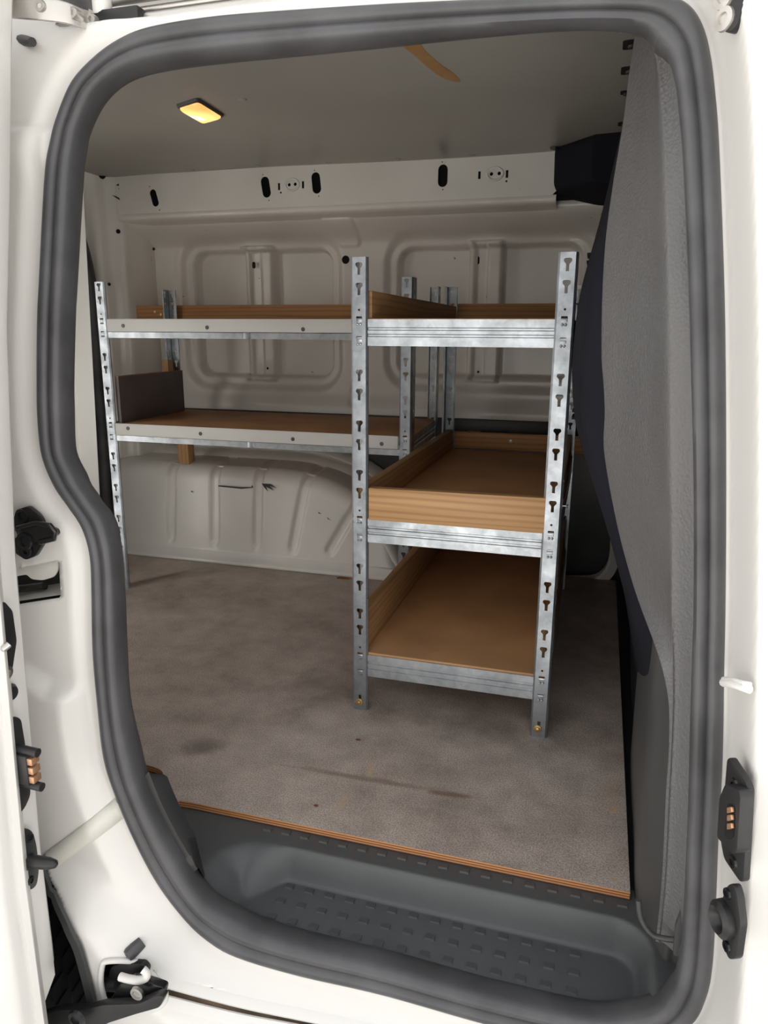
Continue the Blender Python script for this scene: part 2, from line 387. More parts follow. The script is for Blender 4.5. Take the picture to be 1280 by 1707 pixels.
# pressed shapes of the rear jamb
def sidepx(px, py): p = onside(px, py); return p[0], p[2]
cz = np.interp(GX, [-.75, -.69, -.66, -.62], [.315, .285, .285, .30])
B += wl*.020*ss(cz+.012, cz-.012, GZ)*ss(.015, .045, DS)
B += wl*.010*ss(-.655, -.665, GX)*ss(1.0, .99, GZ)*ss(.93, .97, GZ)
B += wl*.010*ss(.010, .030, DS)
GY = ys(GZ)-B
SX, SZ, SY = gx, gz, GY.copy()
def surf(px, py, lift=.0012):
    y = .74
    for _ in range(14):
        p = PY(px, py, y); i = int(np.clip(np.searchsorted(SX, p[0])-1, 0, len(SX)-2)); j = int(np.clip(np.searchsorted(SZ, p[2])-1, 0, len(SZ)-2))
        u = min(max((p[0]-SX[i])/(SX[i+1]-SX[i]), 0), 1); v = min(max((p[2]-SZ[j])/(SZ[j+1]-SZ[j]), 0), 1)
        yn = SY[i, j]*(1-u)*(1-v)+SY[i+1, j]*u*(1-v)+SY[i, j+1]*(1-u)*v+SY[i+1, j+1]*u*v-lift; y = .5*y+.5*yn
    return PY(px, py, y)
# cut-outs: aperture, upper rail slot, mid rail slot, roller pocket, sill gap, wheel arch
keep = DS > -.014
ARCH = [(-1.52, -.46), (-1.50, -.20), (-1.42, .05), (-1.30, .17), (-1.12, .225), (-.95, .20), (-.84, .135)]+[tuple(surf(*p, 0)[[0, 2]]) for p in ((72, 1448), (98, 1500), (124, 1560), (144, 1620), (160, 1690), (172, 1760), (180, 1830))]
def px_poly(pts): return [sidepx(*p) for p in pts]
SLOT = px_poly([(10, 948), (70, 938), (107, 929), (110, 992), (60, 1000), (8, 1008)])
RAIL = px_poly([(98, 22), (106, 50), (118, 51), (230, 30), (420, 4), (700, -28), (700, -90), (60, -90)])
def sillpx(px, py, y=.69): p = PY(px, py, y); return p[0], p[2]
POCKET = [tuple(surf(*p, 0)[[0, 2]]) for p in ((170, 1612), (182, 1602), (232, 1604), (248, 1618), (275, 1652), (262, 1680), (190, 1690), (170, 1650))]
GPX = [(262, 1643, 9), (290, 1652, 9), (400, 1681, 7), (520, 1706, 5), (700, 1744, 5), (860, 1774, 5)]
GAPP = [tuple(surf(a, b_-8, 0)[[0, 2]]) for a, b_, c_ in GPX]+[tuple(surf(a, b_+c_+8, 0)[[0, 2]]) for a, b_, c_ in GPX[::-1]]
gp = catmull(GPX, 60)
GUP = [[surf(a, b_-22, .0), surf(a, b_-18, .0006), surf(a, b_-8, .0008), surf(a, b_-2, .0006), surf(a, b_, -.003), surf(a, b_, -.012)] for a, b_, c_ in gp]
GLO = [[surf(a, b_+c_, -.014), surf(a, b_+c_, -.002), surf(a, b_+c_+3, .002), surf(a, b_+c_+14, .0015), surf(a, b_+c_+24, .0)] for a, b_, c_ in gp]
GBK = [surf(a, b_-8, -.014) for a, b_, c_ in GPX]+[surf(a, b_+c_+10, -.014) for a, b_, c_ in GPX]
NX, NZ = GX.copy(), GZ.copy(); CELL = np.minimum(np.gradient(gx)[:, None], np.gradient(gz)[None, :])
keep &= poly_dist(GX, GZ, GAPP) > 0
for poly in (ARCH, SLOT, RAIL, POCKET):
    D = np.full(GX.shape, 9.); QX, QZ = GX.copy(), GZ.copy()
    for i in range(len(poly)):
        (ax, az), (bx, bz) = poly[i], poly[(i+1) % len(poly)]; dx, dz = bx-ax, bz-az
        t = np.clip(((GX-ax)*dx+(GZ-az)*dz)/(dx*dx+dz*dz+1e-12), 0, 1); ex_, ez_ = ax+t*dx, az+t*dz; dd_ = np.hypot(GX-ex_, GZ-ez_)
        m_ = dd_ < D; D[m_] = dd_[m_]; QX[m_] = ex_[m_]; QZ[m_] = ez_[m_]
    sgn = poly_dist(GX, GZ, poly); near = D < CELL*.62
    NX[near] = QX[near]; NZ[near] = QZ[near]
    keep &= (sgn > 0) | near
GY = np.where((NX != GX) | (NZ != GZ), GY, GY)
GX0, GZ0 = GX, GZ; GX, GZ = NX, NZ
kc = keep[:-1, :-1] & keep[1:, :-1] & keep[1:, 1:] & keep[:-1, 1:]
wall_near = grid('wall_near', np.stack([GX, GY, GZ], -1), 'paint', None, kc)
sol = wall_near.modifiers.new('thick', 'SOLIDIFY'); sol.thickness = .002; sol.offset = -1
tag(wall_near, 'glossy white van body side around the sliding door opening', 'wall', kind='structure')
for nm, rws in (('sill_edge', GUP), ('rocker_edge', GLO)):
    vs, fs = loft(rws); obj(nm, vs, fs, 'paint', wall_near, True, 50)
obj('sill_gap_backing', GBK, [(i, i+1, i+1+len(GPX), i+len(GPX)) for i in range(len(GPX)-1)], 'rust_gap', wall_near)
# lining inside the body side so that no light leaks in
obj('inner_skin', [(-1.62, .86, -.02), (-.70, .86, -.02), (-.70, .93, 1.26), (-1.62, .93, 1.26)], [(0, 1, 2, 3)], 'paint_worn', wall_near)
obj('roof_header', [(-.75, .86, 1.09), (.25, .86, 1.09), (.25, .95, 1.27), (-.75, .95, 1.27)], [(0, 1, 2, 3)], 'paint_worn', wall_near)
obj('rear_jamb_return', [(-.72, .86, -.02), (-.66, .80, -.02), (-.70, .84, 1.1), (-.74, .93, 1.26)], [(0, 1, 2, 3)], 'paint_worn', wall_near)

# ---- floor: film faced plywood sheet with two lashing holes
def zp(px, py, z=0.): return PZ(px, py, z)
fl = [(-1.62, 2.20), (-1.62, .80), (-.70, .80), (-.648, .86), (-.640, .900), (-.622, .9205), (-.60, .922), (.092, .922), (.092, 2.30), (-.62, 2.30), (-.62, 2.20)]
outer = [(x, y, 0) for x, y in fl]
def oval(c, hx, hy, k=20): return [(c[0]+hx*cos(2*pi*i/k), c[1]+hy*sin(2*pi*i/k), 0) for i in range(k)]
h1 = oval((-.735, .974), .046, .020); h2 = oval((-.737, 2.064), .024, .016)
bm = bmesh.new(); bm_plate(bm, outer, [h1, h2], (0, 0, 1), .012); bm.normal_update(); bmesh.ops.recalc_face_normals(bm, faces=bm.faces)
for f in bm.faces: f.material_index = 0 if abs(f.normal.z) > .5 else 1
floor = from_bm('floor', bm, ['floor_film', 'ply_edge']); tag(floor, 'worn grey-brown film-faced plywood cargo floor', 'floor', kind='structure')
box('floor_pan', (-1.66, .93, -.05), (.30, 2.40, -.016), 'black', floor, 0)
box('floor_pan', (-1.66, .79, -.05), (-.66, .93, -.016), 'black', floor, 0)
for c in ((-.712, .966), (-.737, 2.062)):
    tube('lashing_bar', [(c[0]-.026, c[1], -.016), (c[0]-.015, c[1], -.006), (c[0]+.015, c[1], -.006), (c[0]+.026, c[1], -.016)], .0035, 'steel', floor, 8)

# ---- ceiling board
cx_ = np.linspace(-1.60, .14, 40); cy_ = np.linspace(.93, 2.26, 30); CX, CY = np.meshgrid(cx_, cy_, indexing='ij')
CZ = 1.243-.010*np.sin(np.clip((CX+1.6)/1.74, 0, 1)*pi)*np.sin(np.clip((CY-.93)/1.33, 0, 1)*pi)+.004*np.sin(CX*4)
ceiling = grid('ceiling', np.stack([CX, CY, CZ], -1), 'ceiling_board'); 
tag(ceiling, 'plain grey-beige ceiling board of the load bay', 'ceiling', kind='structure')
def ceil_z(x, y):
    return 1.243-.010*sin(min(max((x+1.6)/1.74, 0), 1)*pi)*sin(min(max((y-.93)/1.33, 0), 1)*pi)+.004*sin(x*4)
def on_ceil(px, py, off=-.0005):
    z = 1.24
    for _ in range(5): p = PZ(px, py, z); z = ceil_z(p[0], p[1])+off
    return PZ(px, py, z)
for p in ((320, 286), (431, 276), (547, 266), (664, 259), (788, 253)):
    c = PY(*p, 2.175); lathe('rivet', (c[0], c[1], ceil_z(c[0], c[1])), (0, 0, -1), [(.010, -.003), (.009, .002), (.005, .004), (.0005, .0045)], 'ceiling_board', ceiling, 12)
c = on_ceil(404, 166); lathe('rivet', c, (0, 0, -1), [(.010, -.003), (.009, .002), (.005, .004), (.0005, .0045)], 'ceiling_board', ceiling, 12)
st = catmull([on_ceil(*p) for p in ((662, 66), (672, 78), (690, 92), (712, 112), (738, 130), (766, 137), (758, 124), (735, 108), (712, 88), (698, 70), (690, 62))], 40, True)
plate('glue_stain', st, (0, 0, -1), .0004, 'stain', ceiling)
obj('roof_skin', [(-1.75, .80, 1.32), (1.0, .80, 1.32), (1.0, 2.50, 1.32), (-1.75, 2.50, 1.32), (1.0, 2.50, 1.26), (1.75, 2.50, .55), (1.75, .72, .55), (1.0, .80, 1.26), (2.45, 2.50, .25), (2.45, .72, .25), (2.45, 2.50, -.35), (2.45, .72, -.35)], [(0, 1, 2, 3), (7, 4, 5, 6), (6, 5, 8, 9), (9, 8, 10, 11)], 'paint', ceiling)
for p, s in (((1050, 75), 1), ((1046, 118), 1), ((1040, 155), .6), ((1037, 207), .8)):
    c = on_ceil(*p, -.001)
    pts = rounded([(-.012*s, -.022*s), (.014*s, -.022*s), (.014*s, .022*s), (-.012*s, .022*s)], .006)
    plate('clip_hole', [(c[0]+a, c[1]+b_, c[2]) for a, b_ in pts], (0, 0, -1), .001, 'void', ceiling)
    lathe('clip', (c[0]+.003, c[1]+.004, c[2]), (0, 0, -1), [(.007*s, 0), (.006*s, .004), (.002, .005)], 'black', ceiling, 10)

# ---- far wall: pressed sheet metal, two blanked windows
fx = np.arange(-1.60, .20, .005); fz = np.arange(.485, 1.20, .005); FX, FZ = np.meshgrid(fx, fz, indexing='ij')
FY = 2.362-.105*ss(1.03, 1.11, FZ)**1.3-.018*ss(.56, .50, FZ)-.03*ss(-1.46, -1.56, FX)
def pressed(FY, x0, x1, z0, z1, xs_):
    cx, cz_, hx, hz = (x0+x1)/2, (z0+z1)/2, (x1-x0)/2, (z1-z0)/2
    d = -sd_round(FX, FZ, cx, cz_, hx, hz, .085)
    rec = .024*ss(-.014, .012, d)+.045*ss(.031, .041, d)
    st_ = np.abs(FX-xs_); strut = ss(.058, .046, st_)*ss(.020, .03, d)
    rec = rec-strut*(.048)+strut*.016*ss(.024, .016, np.abs(FX-xs_+.012))
    return FY+rec
FY = pressed(FY, -1.435, -.85, .568, 1.062, -1.150)
FY = pressed(FY, -.69, -.045, .582, 1.058, -.372)
# trapezium boss on the middle post, ovals
def pf(px, py): p = PY(px, py, 2.345); return p[0], p[2]
TR = rounded([pf(*p) for p in ((550, 370), (601, 367), (597, 410), (565, 411))], .012); FY = FY-.010*ss(.003, -.003, poly_dist(FX, FZ, TR))
TR = rounded([pf(*p) for p in ((583, 640), (612, 640), (612, 680), (578, 676))], .02); FY = FY+.006*ss(.004, -.004, poly_dist(FX, FZ, TR))
wall_far = grid('wall_far', np.stack([FX, FY, FZ], -1), 'paint_worn'); tag(wall_far, 'pressed white sheet metal side wall with two blanked windows', 'wall', kind='structure')
sol = wall_far.modifiers.new('thick', 'SOLIDIFY'); sol.thickness = .0015; sol.offset = 1
def far_y(x, z):
    i, j = np.abs(fx-x).argmin(), np.abs(fz-z).argmin(); return float(FY[max(i-2, 0):i+3, max(j-2, 0):j+3].min())
obj('outer_side', [(-1.75, 2.50, -.40), (2.45, 2.50, -.40), (2.45, 2.50, .25), (1.75, 2.50, .55), (1.0, 2.50, 1.32), (-1.75, 2.50, 1.32)], [(0, 1, 2, 3, 4, 5)], 'paint', wall_far)
# flat roof rail with slots
RY = 2.20
def pr_(px, py): p = PY(px, py, RY); return (p[0], RY, p[2])
def cap(c, hw, hh, tilt=0, k=8):
    c = np.array(c); o_ = []
    for s, a0 in ((1, 0), (-1, pi)):
        for j in range(k+1):
            a = a0+pi*j/k; o_.append((c[0]+hw*cos(a)+tilt*(s*(hh-hw)), RY, c[2]+s*(hh-hw)+hw*sin(a)))
    return o_
holes = [cap(pr_(257, 330), .012, .026, -.25), cap(pr_(443, 312), .014, .030, -.15), cap(pr_(527, 305), .014, .030, -.1), cap(pr_(738, 293), .014, .030, 0)]
for p, rx, rz in (((249, 311), .0022, .0022), ((266, 350), .0022, .0022), ((438, 291), .002, .002), ((448, 334), .002, .002), ((524, 284), .002, .002), ((531, 327), .002, .002), ((737, 270), .002, .002), ((738, 316), .002, .002), ((468, 321), .003, .003), ((844, 302), .003, .003), ((482, 308), .005, .005), ((492, 307), .005, .005), ((819, 290), .005, .005), ((832, 289), .005, .005)):
    holes.append(circle(pr_(*p), (1, 0, 0), (0, 0, 1), rx, 8))
for p in ((465, 311), (505, 308), (799, 292), (845, 290)):
    c = pr_(*p); holes.append([(c[0]+a, RY, c[2]+b_) for a, b_ in ((-.0035, -.010), (.0035, -.010), (.0035, .010), (-.0035, .010))])
ro = [(-1.565, RY, 1.122), (-1.500, RY, 1.12), (-.168, RY, 1.128), (-.155, RY, 1.14), (-.155, RY, 1.245), (-1.565, RY, 1.245)]
plate('roof_rail', ro, (0, -1, 0), .0015, 'paint_worn', wall_far, holes)
rows = []
for x in (-1.56, -.155):
    rows.append([(x, 2.2005, 1.130), (x, 2.197, 1.122), (x, 2.197, 1.116), (x, 2.203, 1.110), (x, 2.225, 1.106), (x, 2.29, 1.094)])
vs, fs = loft(rows); obj('rail_fold', vs, fs, 'paint_worn', wall_far, True, 60)
for p in ((487, 308), (825, 290)):
    c = pr_(*p)
    rows = [[(c[0]+a*s*cos(2*pi*j/24), RY-.0005-h, c[2]+a*.75*s*sin(2*pi*j/24)) for j in range(24)] for a, s, h in ((.026, 1, 0), (.024, 1, .003), (.020, 1, .003), (.018, 1, .0004))]
    vs, fs = loft(rows, False, True); obj('oval_boss', vs, fs, 'paint_worn', wall_far, True, 60)
obj('rail_shade_sheet', [(-1.6, 2.222, 1.117), (.15, 2.222, 1.117), (.15, 2.222, 1.28), (-1.6, 2.222, 1.28)], [(0, 1, 2, 3)], 'void', wall_far)  # near-black sheet added close behind the slots, stands in for the shade inside
# round and oval holes in the posts and struts
for p, hw, hh in (((576, 433), .013, .013), ((423, 442), .006, .011), ((796, 434), .006, .012), ((446, 614), .004, .004), ((797, 620), .004, .004), ((256, 415), .005, .002), ((243, 519), .010, .020)):
    q = PY(*p, 2.34); y = far_y(q[0], q[2]); q = PY(*p, y-.002)
    RYs, RY = RY, q[1]; pts = cap((q[0], q[1], q[2]), hw, max(hh, hw+.0001)); RY = RYs
    plate('panel_hole', pts, (0, -1, 0), .0012, 'void', wall_far)
# lower black lining with pale frame
box('lower_lining', (-1.58, 2.372, -.02), (.22, 2.38, .50), 'black', wall_far, 0)
box('lining_ledge', (-1.50, 2.335, .425), (.10, 2.372, .488), 'black', wall_far, .004)
fr = catmull([PY(*p, 2.30) for p in ((900, 968), (945, 967), (985, 966), (1003, 957), (1014, 938), (1018, 905), (1016, 860), (1010, 800), (1004, 740))], 40)
rows = []
for i, p in enumerate(fr):
    t = fr[min(i+1, 39)]-fr[max(i-1, 0)]; t /= np.linalg.norm(t); nn = np.array([t[2], 0, -t[0]])
    rows.append([p+np.array([0, .05, 0]), p-nn*.002, p+nn*.006+np.array([0, -.006, 0]), p+nn*.03, p+nn*.035+np.array([0, .05, 0])])
vs, fs = loft(rows); obj('lining_frame', vs, fs, 'paint_worn', wall_far, True, 50)

# ---- wheel arch box (inside)
AY = 2.106
ax_ = np.linspace(-1.60, -.555, 210)
def arch_top(x):
    t = np.clip((x+1.02)/(1.02-.575), 0, 1); return .322*np.sqrt(np.clip(1-t**2.35, 0, 1))
prof_n = 46
V = np.zeros((len(ax_), prof_n, 3))
RIBS = [((283, 805), (285, 893)), ((355, 800), (358, 900)), ((428, 815), (428, 907)), ((505, 830), (488, 913)), ((583, 875), (550, 917))]
for i, x in enumerate(ax_):
    zt = max(float(arch_top(x)), .0); R_ = min(.055, zt*.5+.001)
    # polyline: flange toe, face, rounded shoulder, top back to the wall
    pts = [(AY-.030, .001), (AY-.027, .012), (AY-.009, .016), (AY-.008, .029), (AY, .033)]
    lean = .02
    face = [(AY+lean*t, .030+t*max(zt-R_-.030, .0005)) for t in np.linspace(.04, 1, 22)]
    sh = [(AY+lean+R_*(1-cos(a)), max(zt-R_, .031)+R_*sin(a)) for a in np.linspace(.12, pi/2, 11)]
    top = [(y, zt+.02*t) for t, y in zip(np.linspace(.15, 1, 8), np.linspace(AY+lean+R_+.01, 2.385, 8))]
    pp = pts+face+sh+top
    for j, (y, z) in enumerate(pp): V[i, j] = (x, y, z)
# pressed ribs: recessed strips on the face and over the shoulder
for (a, b_) in RIBS:
    pa, pb = PY(*a, AY+.01), PY(*b_, AY+.005); ax0, az0, bx0, bz0 = pa[0], pa[2]+.03, pb[0], pb[2]
    X, Z = V[..., 0], V[..., 2]; dx, dz = bx0-ax0, bz0-az0
    t = np.clip(((X-ax0)*dx+(Z-az0)*dz)/(dx*dx+dz*dz), 0, 1); D = np.hypot(X-ax0-t*dx, Z-az0-t*dz)
    over = (Z > az0)
    D = np.where(over, np.abs(X-ax0-(Z-az0)*dx/dz), D)
    msk_ = ss(.020, .011, D)*(np.arange(prof_n)[None, :] > 5)
    V[..., 1] += .012*msk_*(V[..., 1] < AY+.06); V[..., 2] -= .007*msk_*(V[..., 1] > AY+.03)
arch = grid('wheel_arch', V, 'paint_worn', None, None, True)
sol = arch.modifiers.new('thick', 'SOLIDIFY'); sol.thickness = .001; sol.offset = 0
tag(arch, 'white pressed steel rear wheel arch box on the cargo floor', 'wheel arch', kind='structure')
# curved seam bands where the arch meets the wall
for k_, (off, yy, wd) in enumerate(((.0, 2.27, .022), (.032, 2.315, .02))):
    rows = []
    for x in np.linspace(-1.56, -.585, 70):
        z = float(arch_top(x))+.018+off; dzdx = (float(arch_top(min(x+.01, -.576)))-float(arch_top(x-.01)))/.02
        nn = np.array([-dzdx, 0, 1.]); nn /= np.linalg.norm(nn); p = np.array([x, yy, z])-nn*.02
        rows.append([p+np.array((0, .06, 0)), p, p+nn*wd*.5+np.array((0, -.008, 0)), p+nn*wd, p+nn*(wd+.012)+np.array((0, .05, 0))])
    vs, fs = loft(rows); obj('arch_seam', vs, fs, 'paint_worn', arch, True, 55)

def scuff(pts, y, parent, name='scuff'):
    q = [PY(*p, y) for p in pts]; plate(name, q, (0, -1, 0), .0004, 'black', parent)
for pts in (((436, 806), (440, 812), (447, 820), (443, 811), (456, 818), (449, 810), (462, 814), (450, 807)), ((364, 809), (400, 812), (419, 812), (420, 808), (422, 813), (402, 815), (364, 811)), ((319, 818), (323, 821), (318, 820)), ((530, 853), (536, 857), (531, 856)), ((240, 894), (243, 897), (240, 899)), ((258, 899), (262, 897), (260, 903)), ((545, 862), (552, 868), (546, 865))):
    scuff(pts, AY+.003 if pts[0][1] > 850 else AY+.012, arch)
for pts in (((845, 438), (862, 440), (880, 442), (862, 442)),):
    q = PY(860, 440, 2.38); scuff(pts, far_y(q[0], q[2])-.001, wall_far)
# ---- rear wall: corner post, opening with seal, rear door
plan = [(-1.668, 2.152), (-1.645, 2.154), (-1.625, 2.158), (-1.610, 2.166), (-1.602, 2.176), (-1.592, 2.188), (-1.575, 2.200), (-1.555, 2.212), (-1.545, 2.240), (-1.530, 2.290), (-1.525, 2.33), (-1.520, 2.375)]
pc = catmull([(x, y, 0) for x, y in plan], 48)
zs_ = np.linspace(-.02, 1.27, 80); P = np.zeros((48, 80, 3))
for i in range(48):
    for j, z in enumerate(zs_):
        x, y = pc[i, 0], pc[i, 1]
        tilt = -.02*max(z-.95, 0)            # the post leans in at the top
        k_ = ss(2.36, 2.20, y)
        P[i, j] = (x+.006*ss(.02, .0, abs(z-.62)-.28)*ss(2.13, 2.16, y)*ss(2.21, 2.18, y), y+tilt*(1 if y < 2.3 else .4), z)
wall_rear = grid('wall_rear', P, 'paint_worn'); tag(wall_rear, 'white rear corner post beside the back door', 'wall', kind='structure')
# header and near part around the rear opening (rounded rectangle in the plane x = -1.64)
ro_o = [(-1.645, .80, -.03), (-1.645, 2.30, -.03), (-1.645, 2.30, 1.29), (-1.645, .80, 1.29)]
hole2 = rounded([(.93, -.02), (2.108, -.02), (2.138, .55), (2.133, .95), (2.065, 1.14), (.97, 1.135)], .13, 8)
plate('opening_frame', ro_o, (1, 0, 0), .004, 'paint_worn', wall_rear, [[(-1.645, a, b_) for a, b_ in hole2]])
hp = catmull([(-1.642, a, b_) for a, b_ in hole2], 160, True)
tube('rear_seal', hp, .023, 'rubber', wall_rear, 10, True)
for p, hw, hh in (((197, 386), .007, .007), ((170, 290), .012, .016), ((182, 474), .005, .005)):
    # holes on the corner post
    q = PP(*p, (-1.575, 2.19, 0), (.62, -.78, 0)); u, v, n_ = basis((.62, -.78, 0))
    plate('post_hole', circle(q+n_*.006, u, v, hw, 14, hh), n_, .004, 'void', wall_rear)
for pts in (((193, 309), (200, 304), (207, 308), (212, 304), (219, 308), (211, 312), (203, 311)), ((186, 325), (192, 329), (200, 334), (199, 330), (193, 327)), ((196, 313), (199, 316), (203, 320), (200, 315))):
    n_ = np.array((.62, -.78, 0)); n_ /= np.linalg.norm(n_); plate('scuff', [PP(*p, (-1.568, 2.185, 0), n_) for p in pts], n_, .0004, 'black', wall_rear)
# rear door (far leaf, and the near leaf with its window)
door_2 = empty('door_2', (-1.70, 1.5, 0)); tag(door_2, 'white double rear door seen from the load bay', 'door', kind='structure')
dy_ = np.arange(1.50, 2.22, .008); dz_ = np.arange(-.03, 1.2, .008); DY, DZ = np.meshgrid(dy_, dz_, indexing='ij')
DX = np.full(DY.shape, -1.675); d = -sd_round(DY, DZ, 1.79, .85, .27, .26, .08); DX = DX-.02*ss(0, .02, d)
d2 = -sd_round(DY, DZ, 1.79, .27, .325, .25, .07); DX = DX-.03*ss(0, .02, d2)
grid('far_leaf', np.stack([DX, DY, DZ], -1), 'paint_worn', door_2)
plate('leaf_lining', [(-1.688, a, b_) for a, b_ in rounded([(1.50, .05), (2.085, .05), (2.11, .49), (1.50, .49)], .05, 6)], (1, 0, 0), .012, 'black', door_2)
q = PX(136, 500, -1.675); plate('leaf_hole', [(-1.672, q[1]+.010*cos(a), q[2]+.020*sin(a)) for a in np.linspace(0, 2*pi, 16, endpoint=False)], (1, 0, 0), .002, 'void', door_2)
plate('near_leaf', [(a, .84, b_) for a, b_ in ((-1.69, -.03), (-2.30, -.03), (-2.30, 1.2), (-1.69, 1.2))], (0, 1, 0), .03, 'paint', door_2)
box('outer_skin', (-1.72, 1.50, -.03), (-1.715, 2.2, 1.2), 'paint', door_2, 0)

# ---- bulkhead towards the cab (bulges back at seat height)
bz = [-.03, .0, .16, .30, .41, .51, .615, .71, .82, .95, 1.10, 1.26]; bxv = [.118, .112, .098, .066, .031, -.005, -.045, -.055, -.050, -.022, .003, .02]
zz = np.linspace(-.03, 1.26, 90); yy = np.concatenate([[.86, .90, .94, .98, 1.00, 1.012], np.linspace(1.022, 2.40, 44)])
xz = np.interp(zz, bz, bxv); k3 = np.exp(-np.linspace(-2, 2, 9)**2); k3 /= k3.sum(); xz = np.convolve(np.pad(xz, 4, mode='edge'), k3, 'valid')
P = np.zeros((50, 90, 3))
for i, y in enumerate(yy):
    P[i, :, 0] = xz+.12*(y-1.5)**2+max(1.022-y, 0)*.9*ss(.25, .5, zz); P[i, :, 1] = y; P[i, :, 2] = zz
wall_front = grid('wall_front', P, 'navy_panel'); sol = wall_front.modifiers.new('thick', 'SOLIDIFY'); sol.thickness = .004; sol.offset = 1
tag(wall_front, 'dark navy moulded bulkhead bulging towards the load bay', 'wall', kind='structure')
for p in ((1006, 434), (1000, 688)):
    q = PY(*p, 1.35)
    for dz in (-.006, .006):
        x = float(np.interp(q[2], zz, xz))+.12*.0225
        box('panel_slit', (x-.002, 1.30, q[2]+dz-.002), (x+.004, 1.36, q[2]+dz+.002), 'void', wall_front, 0)
# dark cab-roof shelf end in the upper corner
pts = rounded([(-.163, 1.245), (-.160, 1.135), (-.04, 1.105), (.10, 1.10), (.10, 1.245)], .02, 4)
bm = bmesh.new(); bm_plate(bm, [(a, 2.02+.9*max(0, .0)*0, b_) for a, b_ in pts], [], (0, -1, 0), 0)
bm.free()
rows = [[(a+dx, y, b_) for a, b_ in pts] for y, dx in ((2.30, 0), (2.16, 0), (2.145, .012), (2.05, .10))]
vs, fs = loft(rows, False, True); fs = fs+[tuple(range((len(rows)-1)*len(pts), len(rows)*len(pts)))]
tag(obj('trim_1', vs, fs, 'navy_panel', None, True, 40), 'dark moulded cover in the upper corner beside the bulkhead', 'trim', kind='structure')
c = PZ(924, 247, 1.236); lathe('cover_clip', c, (0, 0, -1), [(.012, -.002), (.011, .003), (.003, .005)], 'black', bpy.data.objects['trim_1'], 12)

# ---- door step: moulded tray
STEP_X = (-.665, .20); TREAD = -.062
tx = np.arange(STEP_X[0], STEP_X[1], .004); ty = np.arange(.752, .945, .003); TX, TY = np.meshgrid(tx, ty, indexing='ij')
inner = si[::2, [0, 1, 2]]
left_edge = np.interp(TY, [.76, .80, .888], [-.545, -.530, -.500])
d = np.minimum(np.minimum(TX-left_edge, .118-TX), .886-TY)
qx = np.minimum(TX-left_edge, .118-TX); qy = .886-TY; r_ = .05
dd = np.where((qx < r_) & (qy < r_), r_-np.hypot(r_-np.minimum(qx, r_), r_-np.minimum(qy, r_)), np.minimum(qx, qy))
wl_ = .018+.06*ss(-.40, -.46, TX)
TZ = -.0135+(TREAD+.0135)*ss(.0, 1.0, dd/wl_)
kst = ~((TY < .768) | ((TX > .135) & (TY < .785)) | (TX < -.655))
step = grid('trim_2', np.stack([TX, TY, TZ], -1), 'step_plastic', None, kst[:-1, :-1]); tag(step, 'dark grey moulded plastic entry step with anti-slip studs', 'step', kind='structure')
stud = None
def add_stud(px, py, z0):
    global stud
    q = PZ(px, py, z0)
    if stud is None:
        stud = hexa('grip_stud', [(-.007, -.0055, -.001), (.007, -.0055, -.001), (.007, .0065, -.001), (-.007, .0065, -.001), (-.0066, -.0048, .0028), (.0066, -.0048, .0028), (.0066, .006, .0004), (-.0066, .006, .0004)], 'step_plastic', step)
        o = stud
    else:
        o = stud.copy(); COL.objects.link(o)
    o.location = (q[0], q[1], z0); return o
def stud_row(a, b_, n_, z0):
    pa, pb = PZ(*a, z0), PZ(*b_, z0)
    for i in range(n_):
        p = pa+(pb-pa)*i/(n_-1); d_ = p-CAM; zc = d_@fw
        add_stud(W/2+F*(d_@rt)/zc, H/2-F*(d_@up)/zc, z0)
stud_row((447, 1382), (1037, 1508), 18, -.0130)
stud_row((483, 1478), (958, 1590), 14, TREAD)
stud_row((468, 1502), (956, 1621), 14, TREAD)
stud_row((453, 1528), (952, 1652), 14, TREAD)
# upstand of the tray beside the rear jamb
rows = []
lip_p = catmull([onside(*p, .012) for p in ((240, 1296), (262, 1350), (290, 1405), (322, 1458))], 30)
for i, p in enumerate(lip_p):
    k_ = ss(0, 4, i)*ss(29, 20, i); q = p+np.array((.004+.009*k_, .010+.018*k_, .003))
    rows.append([p+np.array((-.01, .0, -.01)), p+np.array((.004, .006, .006)), (p+q)/2+np.array((0, .0, .007)), q, np.array((q[0]+.004, q[1]+.008, min(q[2]-.02, -.016)))])
vs, fs = loft(rows); obj('jamb_lip', vs, fs, 'black', step, True, 50)

# ---- B-pillar trim: grained upper moulding and smooth lower panel
def siR(z):   # inner seal edge on the right at height z
    sel = si[(si[:, 0] > -.05)]; o_ = np.argsort(sel[:, 2]); return float(np.interp(z, sel[o_, 2], sel[o_, 0]))
LE = [(1060, 55), (1050, 120), (1040, 200), (1022, 310), (1010, 400), (1004, 500), (1003, 600), (1005, 680), (1008, 760), (1028, 870), (1050, 955), (1068, 1010), (1087, 1060), (1104, 1110), (1116, 1172), (1116, 1250), (1111, 1327), (1105, 1456), (1098, 1533), (1094, 1570)]
CR = [(1080, 60), (1096, 100), (1103, 165), (1108, 256), (1112, 390), (1115, 470), (1117, 560), (1118, 650), (1119, 740), (1120, 837), (1121, 930), (1121, 990), (1121, 1049), (1122, 1110), (1122, 1172), (1119, 1250), (1115, 1327), (1109, 1456), (1102, 1533), (1098, 1570)]
rows = []
le = catmull([(*p, 0) for p in LE], 100); cr = catmull([(*p, 0) for p in CR], 100)
